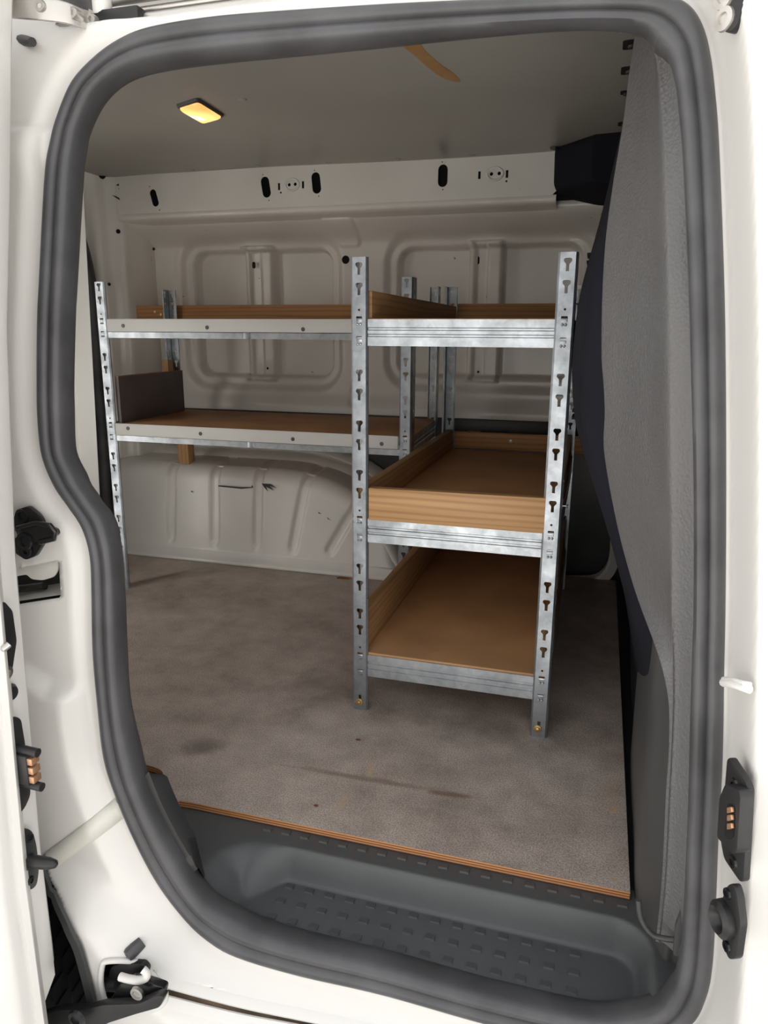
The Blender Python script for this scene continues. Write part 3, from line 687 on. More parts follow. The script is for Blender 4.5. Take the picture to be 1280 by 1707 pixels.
for a, c_ in zip(le, cr):
    zq = PY(a[0], a[1], .95)[2]; e = PY(a[0], a[1], .83+.17*ss(.32, .50, zq)); k0 = PY(c_[0], c_[1], .815+.06*ss(.8, 1.05, PY(c_[0], c_[1], .82)[2])); 
    sx_ = siR(k0[2]); s0 = np.array([sx_+.035, float(ys(k0[2]))+.025, k0[2]])
    pts = [s0, k0*.3+s0*.7+np.array((-.004, -.001, 0)), k0+np.array((.006, 0, 0)), k0+(e-k0)*.05, k0+(e-k0)*.35+np.array((.008, 0, 0)), k0+(e-k0)*.7+np.array((.006, 0, 0)), k0+(e-k0)*.93, e, e+np.array((.012, .010, 0)), e+np.array((.06, .012, 0))]
    rows.append(catmull(pts, 40))
vs, fs = loft(rows); trim3 = obj('trim_3', vs, fs, 'pillar_plastic', None, True, 60); tag(trim3, 'grained grey plastic pillar trim beside the door opening', 'trim', kind='structure')
rows = []
for z in np.linspace(-.075, .47, 46):
    xl = float(np.interp(z, [-.08, 0, .2, .43, .56], [.104, .099, .096, .092, .088])); sx_ = siR(max(z, .03))
    y0 = .79+.0*z
    pts = [(sx_+.03, float(ys(z))+.018, z), (sx_+.01, y0+.035, z), (sx_-.006, y0+.042, z), (xl+.012, .885, z), (xl, .93, z), (xl+.002, 1.05, z), (xl+.006, 1.30, z), (xl+.03, 1.45, z)]
    rows.append(catmull(pts, 40))
vs, fs = loft(rows); trim4 = obj('trim_4', vs, fs, 'low_trim_shaded', None, True, 60); tag(trim4, 'smooth dark grey lower pillar lining next to the floor edge', 'trim', kind='structure')
# raised welt on the lower lining and foot moulding
wp = catmull([PP(*p, (.094, .95, 0), (-1, -.35, 0)) for p in ((1066, 1540), (1070, 1500), (1068, 1440), (1075, 1380), (1085, 1280), (1090, 1160), (1085, 1090), (1072, 1030))], 40)
ft = catmull([PY(*p, .80) for p in ((1064, 1500), (1068, 1530), (1085, 1556), (1105, 1564), (1128, 1567))], 24)
tube('foot_bead', ft, .0035, 'low_trim_shaded', trim4, 8)
plate('trim_tab', rounded([PY(*p, .775) for p in ((1126, 1545), (1135, 1520), (1138, 1560), (1130, 1595), (1122, 1592))], .004), (0, -1, 0), .006, 'low_trim_shaded', trim4)

# ================================================================== objects
# ---- rubber seal around the aperture
rows = []
PROF = [(-.02, -.004), (-.03, .004), (.02, .011), (.12, .0155), (.26, .0165), (.36, .0145), (.41, .0125), (.46, .0150), (.56, .0195), (.70, .0205), (.84, .016), (.94, .008), (1.0, -.004), (.97, -.020), (.80, -.030), (.45, -.030), (.1, -.016)]
N_ = len(so)
for i in range(N_):
    o_, i_ = so[i], si[i]; t = so[(i+1) % N_]-so[i-1]; t /= np.linalg.norm(t)
    lat = i_-o_; lat = lat-t*(lat@t); wd = np.linalg.norm(lat); lat /= wd
    nrm = np.cross(lat, t); nrm = nrm if nrm[1] < 0 else -nrm
    rows.append([o_+lat*wd*s+nrm*h for s, h in PROF])
vs, fs = loft(rows, True, True); tag(obj('door_seal', vs, fs, 'rubber', None, True, 60), 'thick scuffed black rubber seal around the sliding door opening', 'seal')

# ---- sliding door, pushed open towards the rear
XD = -.655
def y_in(z): return float(np.interp(z, [-.3, .1, .5, .76, .9, 1.05, 1.2], [.66, .66, .678, .706, .732, .757, .785]))
def door_rows(prof, z0, z1, n_, rnd=False):
    rows = []
    for z in np.linspace(z0, z1, n_):
        yi = y_in(z); c_ = 0
        if rnd and z < z0+.07: t = 1-(z-z0)/.07; c_ = .030*(1-sqrt(max(1-t*t, 0)))
        rows.append([(XD+a, yi+min(b_, -c_) if rnd else yi+b_, z) for a, b_ in prof])
    return rows
vs, fs = loft(door_rows([(-.66, -.030), (-.66, 0), (-.012, 0), (-.004, -.002), (0, -.008), (0, -.034), (-.004, -.040), (-.66, -.040)], -.115, 1.13, 60, True), False, True)
k8 = 8; fs += [tuple(range(k8)), tuple(len(vs)-k8+i for i in range(k8))]
door_1 = obj('door_1', vs, fs, 'paint', None, True, 50); tag(door_1, 'white sliding door pushed open, its front edge showing', 'door', kind='structure')
vs, fs = loft(door_rows([(-.66, -.036), (.004, -.036), (.010, -.040), (.012, -.050), (.012, -.078), (.006, -.086), (-.02, -.090), (-.66, -.092)], -.30, 1.16, 60), False, True)
fs += [tuple(range(k8)), tuple(len(vs)-k8+i for i in range(k8))]
obj('outer_panel', vs, fs, 'paint', door_1, True, 50)
vs, fs = loft(door_rows([(.008, -.046), (.018, -.050), (.020, -.056), (.016, -.062), (.008, -.062)], -.30, 1.00, 50), False, True)
obj('edge_bead', vs, fs, 'paint', door_1, True, 50)
XF = XD+.001
def dplate(name, pts, th, mat, parent, r=.004, lift=0., bev=.0015):
    q = [PX(*p, XF+lift+th) for p in pts]; yz = rounded([(a[1], a[2]) for a in q], r)
    return plate(name, [(XF+lift+th, a, b_) for a, b_ in yz], (1, 0, 0), th, mat, parent, (), False, bev)
def dcen(px, py, lift): return PX(px, py, XF+lift)
lt = dplate('door_latch', ((8, 1002), (22, 1018), (29, 1068), (22, 1115), (12, 1138), (2, 1140), (0, 1010)), .012, 'black', None, .004); tag(lt, 'black latch plate on the front edge of the sliding door', 'latch')
tube('latch_tongue', [dcen(2, 1082, .012), dcen(8, 1080, .022), dcen(15, 1074, .024)], .004, 'steel', lt, 10)
lathe('latch_screw', dcen(10, 1121, .012), (1, 0, 0), [(.0085, 0), (.008, .003), (.004, .0035), (.0035, .001)], 'steel', lt, 14)
cp = lathe('blanking_cap', dcen(13, 1154, 0), (1, 0, 0), [(.011, 0), (.011, .004), (.008, .008), (.002, .009)], 'black', None, 18); tag(cp, 'small round black blanking cap on the door edge', 'cap')
cb = dplate('contact_block', ((14, 1200), (26, 1194), (36, 1198), (42, 1235), (50, 1290), (52, 1325), (42, 1348), (28, 1362), (22, 1330)), .012, 'black', None, .006); tag(cb, 'black contact block with copper pads on the door edge', 'connector')
bm = bmesh.new()
a = dcen(24, 1255, .012); b2 = dcen(52, 1300, .012); c0, c1 = PX(20, 1256, XF+.012), PX(27, 1308, XF+.012)
ybm = (min(c0[1], c1[1]), max(c0[1], c1[1])); zlo, zhi = PX(30, 1306, XF+.012)[2], PX(24, 1256, XF+.012)[2]
yb0, yb1 = PX(24, 1280, XF+.012)[1], PX(42, 1280, XF+.012)[1]
box('contact_head', (XF+.008, yb0, zlo), (XF+.030, yb1, zhi), 'black', cb, .003)
tube('contact_finger', [(XF+.010, (yb0+yb1)/2, zhi+.004), (XF+.042, (yb0+yb1)/2, zhi+.003)], .0055, 'black', cb, 10)
tube('contact_finger', [(XF+.010, (yb0+yb1)/2, zlo-.002), (XF+.042, (yb0+yb1)/2, zlo-.003)], .0055, 'black', cb, 10)
for i in range(3):
    zc_ = zlo+(zhi-zlo)*(.2+.3*i); box('contact_pad', (XF+.029, yb0+.002, zc_-.0045), (XF+.0365, yb1-.001, zc_+.0045), 'copper', cb, .001)
pn = dplate('guide_pin', ((32, 1392), (44, 1380), (56, 1386), (62, 1410), (66, 1450), (62, 1478), (46, 1487), (38, 1470)), .009, 'black', None, .008); tag(pn, 'black plate with tapered guide pin low on the door edge', 'guide pin')
c = dcen(50, 1436, .009); lathe('pin', c, (1, .1, .05), [(.012, -.004), (.0085, .004), (.0075, .026), (.005, .036), (.001, .039)], 'black', pn, 16)
for p in ((49, 1397), (51, 1468)): lathe('pin_screw', dcen(*p, .009), (1, 0, 0), [(.006, 0), (.0055, .002), (.003, .0022), (.0028, .0005)], 'black_gloss', pn, 12)
q = [PY(*p, y_in(.05)-.093) for p in ((0, 1492), (8, 1500), (10, 1545), (0, 1552))]
# upper arm of the door running into the roof rail
def side3(px, py, off): return onside(px, py, off)
arm = catmull([side3(20, 8, -.05), side3(70, 12, -.045), side3(115, 20, -.03), side3(150, 33, -.005), side3(172, 37, .02)], 30)
rows = []
for i, p in enumerate(arm):
    hw_ = float(np.interp(i, [0, 8, 20, 29], [.014, .014, .012, .006])); rows.append([p+np.array((0, 0, -hw_)), p+np.array((0, -.006, -hw_)), p+np.array((0, -.008, 0)), p+np.array((0, -.006, hw_)), p+np.array((0, 0, hw_))])
vs, fs = loft(rows, False, True); ua = obj('door_arm', vs, fs, 'alu', door_1, True, 45); tag(ua, 'grey metal door arm reaching into the upper slide rail')
rows = []
for i, p in enumerate(arm):
    hw_ = float(np.interp(i, [0, 8, 20, 29], [.014, .014, .012, .010])); q0 = p+np.array((0, 0, hw_)); rows.append([q0+np.array((0, -.010, -.004)), q0+np.array((0, -.016, .008)), q0+np.array((0, -.006, .016)), q0+np.array((0, .006, .010)), q0+np.array((0, .004, -.002))])
vs, fs = loft(rows, False, True); obj('arm_cover', vs, fs, 'rubber', ua, True, 45)
for i_ in (8, 17, 24): lathe('arm_bolt', arm[i_]+np.array((0, -.0085, -.001)), (0, -1, 0), [(.0065, -.012), (.0065, .000), (.006, .001), (.003, .0012), (.0025, -.001)], 'alu', ua, 14)
# upper slide rail and its end block
ur = empty('slide_rail', tuple(side3(260, 10, .03))); tag(ur, 'ribbed aluminium slide rail above the door opening', 'rail')
pa, pb = side3(175, 40, .02), side3(720, -35, .02)
for k_, (dz, r_) in enumerate(((.0, .006), (.014, .004), (.026, .007), (.042, .004))):
    tube('rail_rib', [pa+np.array((0, .012*k_ % .02, dz)), pb+np.array((0, .012*k_ % .02, dz))], r_, 'alu', ur, 10)
hexa('rail_back', [pa+np.array((-.14, .03, -.03)), pb+np.array((0, .03, -.03)), pb+np.array((0, .034, -.03)), pa+np.array((-.14, .034, -.03)), pa+np.array((-.14, .03, .09)), pb+np.array((0, .03, .09)), pb+np.array((0, .034, .09)), pa+np.array((-.14, .034, .09))], 'alu', ur)
bp = side3(165, 33, .012); box('rail_stop', (bp[0]-.03, bp[1]-.01, bp[2]-.008), (bp[0]+.06, bp[1]+.016, bp[2]+.007), 'black', ur, .003)
c = side3(168, 12, .01); lathe('roller', (c[0], c[1], c[2]-.010), (0, 0, 1), [(.011, 0), (.013, .003), (.013, .018), (.010, .021)], 'white_plastic', ur, 18)
bs = tube('rubber_buffer', [side3(30, 66, .0), side3(44, 68, -.012), side3(54, 70, -.02)], [.006, .006, .005], 'black', None, 10); tag(bs, 'small black rubber buffer on the upper rear jamb', 'buffer')

# ---- fittings on the rear jamb
def jplate(name, pts, th, mat, parent, r=.004, lift=0., bev=.0012, off=-.011):
    q = [onside(*p, off-lift-th) for p in pts]; y = sum(a[1] for a in q)/len(q); q = [PY(*p, y) for p in pts]
    xz = rounded([(a[0], a[2]) for a in q], r); return plate(name, [(a, y, b_) for a, b_ in xz], (0, -1, 0), th, mat, parent, (), False, bev)
def jc(px, py, lift, off=-.011): return onside(px, py, off-lift)
sk = jplate('door_striker', ((26, 850), (45, 844), (62, 858), (70, 870), (72, 905), (58, 928), (42, 934), (24, 922), (20, 890), (22, 865)), .008, 'black_gloss', None); tag(sk, 'greasy black door striker bolted to the rear jamb', 'striker')
jplate('striker_arm', ((24, 884), (60, 872), (68, 874), (90, 884), (93, 892), (86, 898), (60, 904), (36, 912), (24, 900)), .010, 'black_gloss', sk, .004, .008)
tube('striker_loop', [jc(30, 880, .018), jc(60, 872, .022), jc(84, 876, .022), (jc(92, 886, .020)), jc(90, 898, .018), jc(66, 904, .018)], .0035, 'black_gloss', sk, 10)
for p, r_ in (((38, 860), .010), ((41, 902), .012), ((45, 918), .008)): lathe('striker_bolt', jc(*p, .018 if p[1] == 902 else .008), (0, -1, 0), [(r_, 0), (r_*.95, .003), (r_*.55, .0035), (r_*.5, .0008), (.0004, .0008)], 'black_gloss', sk, 16)
lathe('striker_roller', jc(28, 888, .016), (0, -1, 0), [(.006, 0), (.006, .006), (.003, .008)], 'steel', sk, 12)
# pocket of the middle rail
pk = empty('rail_pocket', tuple(jc(60, 970, -.03))); tag(pk, 'open pocket of the middle slide rail in the rear jamb', 'rail')
q = [onside(*p, .045) for p in ((0, 925), (125, 905), (128, 1010), (0, 1020))]; obj('pocket_back', q, [(0, 1, 2, 3)], 'liner', pk)
jplate('pocket_bracket', ((6, 950), (70, 936), (96, 932), (97, 950), (90, 962), (70, 968), (52, 966), (44, 958), (22, 962), (6, 974)), .003, 'paint_worn', pk, .005, -.014)
lathe('bracket_hole', jc(70, 958, -.014), (0, -1, 0), [(.0045, -.004), (.0045, .0006), (.0005, .0008)], 'void', pk, 12)
tube('pocket_rail', [jc(0, 984, -.025), jc(50, 979, -.025), jc(75, 976, -.025)], .006, 'black_gloss', pk, 10)
obj('pocket_floor', [onside(*p, o_) for p, o_ in (((4, 1006), -.010), ((112, 990), -.010), ((100, 972), .04), ((4, 990), .04))], [(0, 1, 2, 3)], 'paint_worn', pk)
# protective tape strip, rubber buffer on the sill
A_ = [((72, 1425)), ((110, 1396)), ((150, 1366)), ((192, 1331))]; B_ = [((80, 1457)), ((125, 1424)), ((168, 1393)), ((208, 1362))]
rows = [[surf(*a), surf((a[0]+b_[0])/2, (a[1]+b_[1])/2), surf(*b_)] for a, b_ in zip(catmull([(*p, 0) for p in A_], 14)[:, :2].tolist(), catmull([(*p, 0) for p in B_], 14)[:, :2].tolist())]
vs, fs = loft(rows); tp = obj('protective_film', vs, fs, 'tape', None, True); tag(tp, 'yellowed clear film strip stuck across the rear jamb', 'film'); sol = tp.modifiers.new('thick', 'SOLIDIFY'); sol.thickness = .0006
c = surf(228, 1578, -.002); lathe('rubber_buffer', c, (-.45, -1, -.35), [(.009, -.008), (.0095, .004), (.0095, .012), (.008, .016), (.003, .017)], 'rubber', None, 18)
tag(bpy.data.objects['rubber_buffer.001'], 'black rubber stop peg on the sill above the roller arm', 'buffer')

# ---- lower roller arm
RY0 = float(surf(215, 1650, 0)[1])-.69
ra = empty('roller_arm', tuple(PY(215, 1690, .66+RY0))); tag(ra, 'greasy black lower roller arm of the sliding door', 'roller arm')
def rplate(name, pts, y, th, mat, r=.004, bev=.0012):
    y = y+RY0; q = [PY(*p, y) for p in pts]; xz = rounded([(a[0], a[2]) for a in q], r); return plate(name, [(a, y, b_) for a, b_ in xz], (0, -1, 0), th, mat, ra, (), False, bev)
rplate('pocket', ((162, 1608), (178, 1596), (238, 1598), (256, 1614), (286, 1652), (280, 1690), (180, 1700), (160, 1655)), .735, .004, 'black_gloss')
tube('pocket_rim', catmull([surf(*p, .001) for p in ((170, 1612), (182, 1602), (232, 1604), (248, 1618), (275, 1652), (262, 1680), (190, 1690), (170, 1650))], 60, True), .0042, 'paint', ra, 8, True)
rplate('carrier', ((176, 1680), (200, 1640), (222, 1632), (252, 1640), (274, 1648), (272, 1660), (240, 1682), (205, 1696), (176, 1698)), .672, .012, 'black_gloss', .006)
rplate('arm', ((50, 1712), (66, 1694), (100, 1684), (140, 1684), (170, 1676), (230, 1674), (262, 1660), (274, 1662), (266, 1680), (230, 1690), (180, 1706), (140, 1730), (40, 1740)), .655, .012, 'black', .006)
rplate('bracket', ((184, 1612), (204, 1606), (238, 1608), (246, 1618), (240, 1640), (216, 1650), (190, 1644), (180, 1628)), .700, .010, 'black', .006)
lathe('bolt', PY(230, 1654, .660+RY0), (0, -1, 0), [(.0095, 0), (.009, .004), (.006, .0045), (.0055, .002), (.0005, .002)], 'steel', ra, 18)
lathe('bolt', PY(129, 1697, .643+RY0), (0, -1, 0), [(.013, 0), (.012, .004), (.007, .005), (.0065, .002), (.0005, .002)], 'black_gloss', ra, 18)
hk = catmull([PY(*p, .675+RY0) for p in ((200, 1628), (215, 1632), (232, 1634), (243, 1630), (244, 1622), (238, 1616))], 24)
tube('plastic_hook', hk, [.0055]*18+[.005]*6, 'white_plastic', ra, 10)
tube('roller', [PY(178, 1640, .70+RY0), PY(198, 1640, .70+RY0)], .010, 'black', ra, 16)

# ---- rear wheel and arch lining
hub = np.array([-1.06, 0, -.305])
tyv = empty('rear_wheel', (hub[0], .80, -.61)); tag(tyv, 'black rear tyre in the wheel arch', 'wheel')
prf = [(.205, .70), (.235, .695), (.270, .688), (.292, .692), (.305, .700), (.309, .72), (.310, .77), (.309, .815), (.304, .834), (.29, .842), (.235, .842), (.205, .835)]
rows = [[(hub[0]+r_*cos(a), y, hub[2]+r_*sin(a)) for r_, y in prf] for a in np.linspace(0, 2*pi, 64, endpoint=False)]
vs, fs = loft(rows, True, True); obj('tyre', vs, fs, 'tyre', tyv, True, 50)
lathe('rim', (hub[0], .70, hub[2]), (0, -1, 0), [(.206, -.16), (.206, -.002), (.196, .004), (.185, -.02), (.10, -.03), (.06, -.012), (.03, -.010), (.001, -.01)], 'steel', tyv, 40)
bm = bmesh.new()
for i in range(60):
    a = 2*pi*i/60
    for y0, y1, ph in ((.698, .732, 0), (.737, .766, .03), (.771, .800, .0), (.805, .838, .03)):
        pts = []
        for rr in (.300, .3135):
            for aa, yv in ((a+ph+.008, y0), (a+ph+.078, y0+.004), (a+ph+.094, y1), (a+ph+.024, y1-.004)):
                pts.append((hub[0]+rr*cos(aa), yv, hub[2]+rr*sin(aa)))
        v_ = [bm.verts.new(p) for p in pts]
        for q in ((3, 2, 1, 0), (4, 5, 6, 7), (0, 1, 5, 4), (1, 2, 6, 5), (2, 3, 7, 6), (3, 0, 4, 7)): bm.faces.new([v_[k] for k in q])
tr_ = from_bm('tread_blocks', bm, 'tyre', tyv); tr_['kind'] = 'stuff'
ar = catmull([(a, 0, b_) for a, b_ in ARCH[1:]], 60)
rows = []
for i, p in enumerate(ar):
    t = ar[min(i+1, 59)]-ar[max(i-1, 0)]; t /= np.linalg.norm(t); nn = np.array([t[2], 0, -t[0]]); c_ = np.array([hub[0], 0, hub[2]])-p; nn = nn if nn@c_ > 0 else -nn
    y0 = float(GY[np.abs(gx-p[0]).argmin(), np.abs(gz-p[2]).argmin()])-.004
    b0 = np.array([p[0], y0, p[2]])
    rows.append([b0-nn*.010, b0-nn*.008+np.array((0, -.004, 0)), b0+nn*.004+np.array((0, -.004, 0)), b0+nn*.012+np.array((0, .01, 0)), b0+nn*.028+np.array((0, .06, 0)), b0+nn*.034+np.array((0, .165, 0)), b0-nn*.004+np.array((0, .165, 0))])
vs, fs = loft(rows, False, False); wl2 = obj('arch_liner', vs, fs, 'liner', wall_near, True, 50); tag(wl2, 'dark grey plastic lining along the rear wheel arch edge')
obj('liner_back', [(-1.55, .852, -.46), (-.58, .852, -.46), (-.58, .852, -.05), (-.72, .852, -.05), (-.72, .852, .3), (-1.55, .852, .3)], [(0, 1, 2, 3, 4, 5)], 'void', wl2)

# ---- fittings on the front jamb (narrow wall facing rearwards)
JP, JN = np.array((.150, .715, 0)), np.array((-.93, -.37, 0.)); JN = JN/np.linalg.norm(JN)
def fj(px, py, lift=0.): return PP(px, py, JP+JN*lift, JN)
def fplate(name, pts, th, mat, parent, r=.004, lift=0., bev=.0012, holes=()):
    u, v, n_ = basis(JN); o_ = JP+JN*(lift+th); q = [fj(*p, lift+th)-o_ for p in pts]
    loop = lambda qq, rr: [o_+u*a+v*b_ for a, b_ in rounded([(p@u, p@v) for p in qq], rr)]
    return plate(name, loop(q, r), n_, th, mat, parent, [loop([fj(*p, lift+th)-o_ for p in h], .002) for h in holes], False, bev)
sc = fplate('contact_socket', ((1211, 1266), (1216, 1262), (1243, 1304), (1247, 1318), (1239, 1468), (1233, 1471), (1206, 1432), (1200, 1400)), .007, 'black', None, .005); tag(sc, 'black contact socket plate with copper pins on the front jamb', 'connector')
fplate('socket_body', ((1198, 1330), (1208, 1306), (1232, 1318), (1234, 1330), (1228, 1420), (1220, 1424), (1194, 1396)), .014, 'black', sc, .004, .006)
fplate('socket_slot', ((1211, 1343), (1216, 1339), (1223, 1345), (1222, 1395), (1214, 1400), (1207, 1392)), .001, 'void', sc, .003, .020, 0)
for i, y in enumerate((1350, 1363, 1377)): fplate('contact_pin', ((1211, y-4), (1218, y-5), (1219, y+4), (1211, y+6)), .003, 'copper', sc, .001, .021, .0005)
for p in ((1224, 1308), (1222, 1437)): lathe('socket_screw', fj(*p, .007), JN, [(.007, 0), (.006, .002), (.003, .0022), (.0028, .0005)], 'black_gloss', sc, 12)
rc = fplate('pin_receiver', ((1212, 1475), (1222, 1472), (1228, 1490), (1234, 1540), (1226, 1598), (1214, 1600), (1206, 1580), (1198, 1540), (1202, 1500)), .008, 'black', None, .005); tag(rc, 'black pin receiver with round socket on the front jamb', 'guide receiver')
lathe('socket_ring', fj(1208, 1532, .008), JN, [(.019, -.004), (.018, .006), (.013, .010), (.010, .008), (.007, .002), (.0005, .001)], 'black', rc, 22)
for p in ((1213, 1490), (1212, 1578)): lathe('receiver_screw', fj(*p, .008), JN, [(.006, 0), (.0055, .002), (.003, .0022), (.0028, .0005)], 'black_gloss', rc, 12)
TB = surf(1215, 25, .004)
def topj(px, py, lift=0.): return PP(px, py, TB+TN*lift, TN)
TN = np.array((-.75, -.66, 0.)); TN = TN/np.linalg.norm(TN)
u, v, n_ = basis(TN); o_ = TB+TN*.010
q = [topj(*p, .010)-o_ for p in ((1196, -60), (1240, -60), (1240, 0), (1228, 42), (1214, 56), (1202, 50), (1198, 20))]
tp_ = plate('guide_bracket', [o_+u*a+v*b_ for a, b_ in rounded([(p@u, p@v) for p in q], .006)], n_, .010, 'black', None, (), False, .0015); tag(tp_, 'black bolted guide bracket at the top of the front jamb', 'bracket')
for p in ((1209, 32), (1208, -4)): lathe('bracket_bolt', topj(*p, .0095), TN, [(.010, 0), (.0095, .003), (.005, .0035), (.0045, .001), (.0004, .001)], 'alu', tp_, 16)
ct = tube('plastic_clip', [fj(1206, 1138, .004), fj(1222, 1140, .012), fj(1240, 1146, .010), fj(1251, 1150, .004)], .0042, 'white_plastic', None, 10); tag(ct, 'white plastic clip on the front jamb', 'clip')
tube('clip_strap', [fj(1206, 1132, .004), fj(1222, 1134, .011), fj(1240, 1139, .010), fj(1252, 1141, .004)], .0025, 'white_plastic', ct, 10)

# ---- ceiling lamp
lp = empty('ceiling_lamp', tuple(on_ceil(330, 184))); tag(lp, 'small lit amber interior lamp on the ceiling', 'lamp')
cq = [on_ceil(*p) for p in ((288, 173), (333, 164), (372, 190), (342, 203))]; cen = sum(cq)/4
ex = (cq[1]-cq[0]+cq[2]-cq[3])/2; ey = (cq[3]-cq[0]+cq[2]-cq[1])/2; hx_, hy_ = np.linalg.norm(ex)/2, np.linalg.norm(ey)/2; ex /= 2*hx_; ey /= 2*hy_
def lring(s, dz, r_=.012): return [cen+ex*a+ey*b_+np.array((0, 0, dz)) for a, b_ in rounded([(-hx_*s, -hy_*s), (hx_*s, -hy_*s), (hx_*s, hy_*s), (-hx_*s, hy_*s)], r_)]
vs, fs = loft([lring(1.0, .004), lring(1.0, -.002), lring(.96, -.005), lring(.88, -.006), lring(.87, -.003)], False, True); obj('housing', vs, fs, 'liner', lp, True, 40)
rws = [lring(.88, -.004), lring(.86, -.008), lring(.78, -.011), lring(.4, -.013), lring(.02, -.0135)]
vs, fs = loft(rws, False, True); fs += [tuple(range(4*len(rws[0]), 5*len(rws[0])))]; obj('lens', vs, fs, 'lamp_lens', lp, True, 40)

# ---- shelving
PITCH, GAP, PW = .0938, .035, .034
def keyhole(c):   # (u, z) loop, top blob and stem
    u0, z0 = c
    return [(u0+a, z0+b_) for a, b_ in ((-.0026, -.011), (.0026, -.011), (.0026, .000), (.0045, .0025), (.0066, .0045), (.0066, .008), (.0045, .0100), (-.0045, .0100), (-.0066, .008), (-.0066, .0045), (-.0045, .0025), (-.0026, .000))]
def small_round(c, r_=.0022): return [(c[0]+r_*cos(2*pi*i/8), c[1]+r_*sin(2*pi*i/8)) for i in range(8)]
def post(name, x, y, sx_, sy_, zl, zh, z_ref, hooks, parent, foot=True):
    """L section; the corner is on the sx_ / sy_ side, x,y = middle of the flange facing sy_"""
    bm = bmesh.new()
    kz = []
    k = -12
    while z_ref+k*PITCH < zh+.1:
        z = z_ref+k*PITCH
        for q in (z, z-GAP):
            if zl+.03 < q-.012 and q+.012 < zh: kz.append(q)
        k += 1
    hk_ = [h for h in hooks]; kz = [q for q in kz if all(abs(q-h) > .012 for h in hk_)]
    hl = [keyhole((0, q)) for q in kz]+[small_round((0, h+.022)) for h in hk_[::2] if zl < h+.022 < zh]
    hl += [[(a, h+.009+b_) for a, b_ in ((-.006, -.002), (.006, -.002), (.005, .002), (-.005, .002))] for h in hk_]
    if foot: hl += [[(a, zl+.030+b_) for a, b_ in ((-.003, -.004), (.003, -.004), (.003, .004), (-.003, .004))]]
    hw_ = PW/2
    f = lambda a, z: (x+a, y, z)
    bm_plate(bm, [f(-hw_+.0045, zl), f(hw_-.0045, zl), f(hw_-.0045, zh), f(-hw_+.0045, zh)], [[f(a, z) for a, z in h] for h in hl], (0, sy_, 0), .0014)
    # folded edges of the flange
    free = -sx_
    for s in (1, -1):
        a0, a1 = (s*(hw_-.0045), s*(hw_-.001)); t_ = -sy_
        pr = [(x+a0, y), (x+a0, y+t_*.0014), (x+a1-s*.0012, y+t_*.0045), (x+a1-s*.0012, y+t_*(.007)), (x+a1, y+t_*.007), (x+a1, y+t_*.0035)]
        r0 = [bm.verts.new((a, b_, zl)) for a, b_ in pr]; r1 = [bm.verts.new((a, b_, zh)) for a, b_ in pr]; n2 = len(pr)
        for i in range(n2): bm.faces.new((r0[i], r0[(i+1) % n2], r1[(i+1) % n2], r1[i]))
        bm.faces.new(r0[::-1]); bm.faces.new(r1)
    # side flange
    xs_ = x+sx_*(hw_-.001); g = lambda b_, z: (xs_, y-sy_*(.022+b_), z)
    bm_plate(bm, [g(-.0155, zl), g(.0125, zl), g(.0125, zh), g(-.0155, zh)], [[g(a, z) for a, z in h] for h in hl if len(h) == 12], (sx_, 0, 0), .0014)
    bm_box(bm, (min(xs_, xs_-sx_*.005), min(y-sy_*.0345, y-sy_*.036), zl), (max(xs_, xs_-sx_*.005), max(y-sy_*.0345, y-sy_*.036), zh))
    po = from_bm(name, bm, 'zinc', parent, False)
    return po
def hooks_at(x, y, sy_, zlist, parent):
    for z in zlist:
        bm = bmesh.new(); y0 = y+sy_*.0006
        for a in (-.0028, .0028): 
            r = bmesh.ops.create_icosphere(bm, subdivisions=1, radius=.0028); bmesh.ops.translate(bm, verts=r['verts'], vec=(x+a, y0, z-.003))
        bm_box(bm, (x-.0055, min(y0, y0-sy_*.003), z+.001), (x+.0055, max(y0, y0-sy_*.003), z+.0062), .0008)
        from_bm('beam_hook', bm, 'zinc_beam', parent, True, 40)
BP = [(-.014, 0), (0, 0), (.0, -.014), (-.0022, -.0155), (-.0022, -.0185), (0, -.020), (0, -.0255), (-.0022, -.027), (-.0022, -.030), (0, -.0315), (0, -.047), (-.012, -.047)]
def beam(p0, p1, outw, zt, parent, name='beam'):
    p0, p1 = np.array((*p0, zt)), np.array((*p1, zt)); o_ = np.array((*outw, 0.)); o_ /= np.linalg.norm(o_)
    prof = BP+[(a-(.0012 if 0 < i < len(BP)-1 else 0), b_+(.0012 if i == len(BP)-1 else (-.0012 if i == 0 else 0))) for i, (a, b_) in list(enumerate(BP))[::-1]]
    prof = [(a, b_) for a, b_ in prof]
    # keep the inner skin strictly inside
    n2 = len(BP); inner_ = [(BP[0][0], -.0012)]+[(BP[i][0]-.0012, BP[i][1] if i > 1 else -.0012) for i in range(1, n2-1)]+[(BP[-1][0], BP[-1][1]+.0012)]
    inner_[-2] = (BP[-2][0]-.0012, BP[-2][1]+.0012)
    prof = BP+inner_[::-1]
    rows = [[p+o_*a+np.array((0, 0, b_)) for a, b_ in prof] for p in (p0, p1)]
    vs, fs = loft(rows, False, True); K = len(prof); fs += [tuple(range(K)), tuple(K+i for i in range(K))]
    return obj(name, vs, fs, 'zinc_beam', parent)

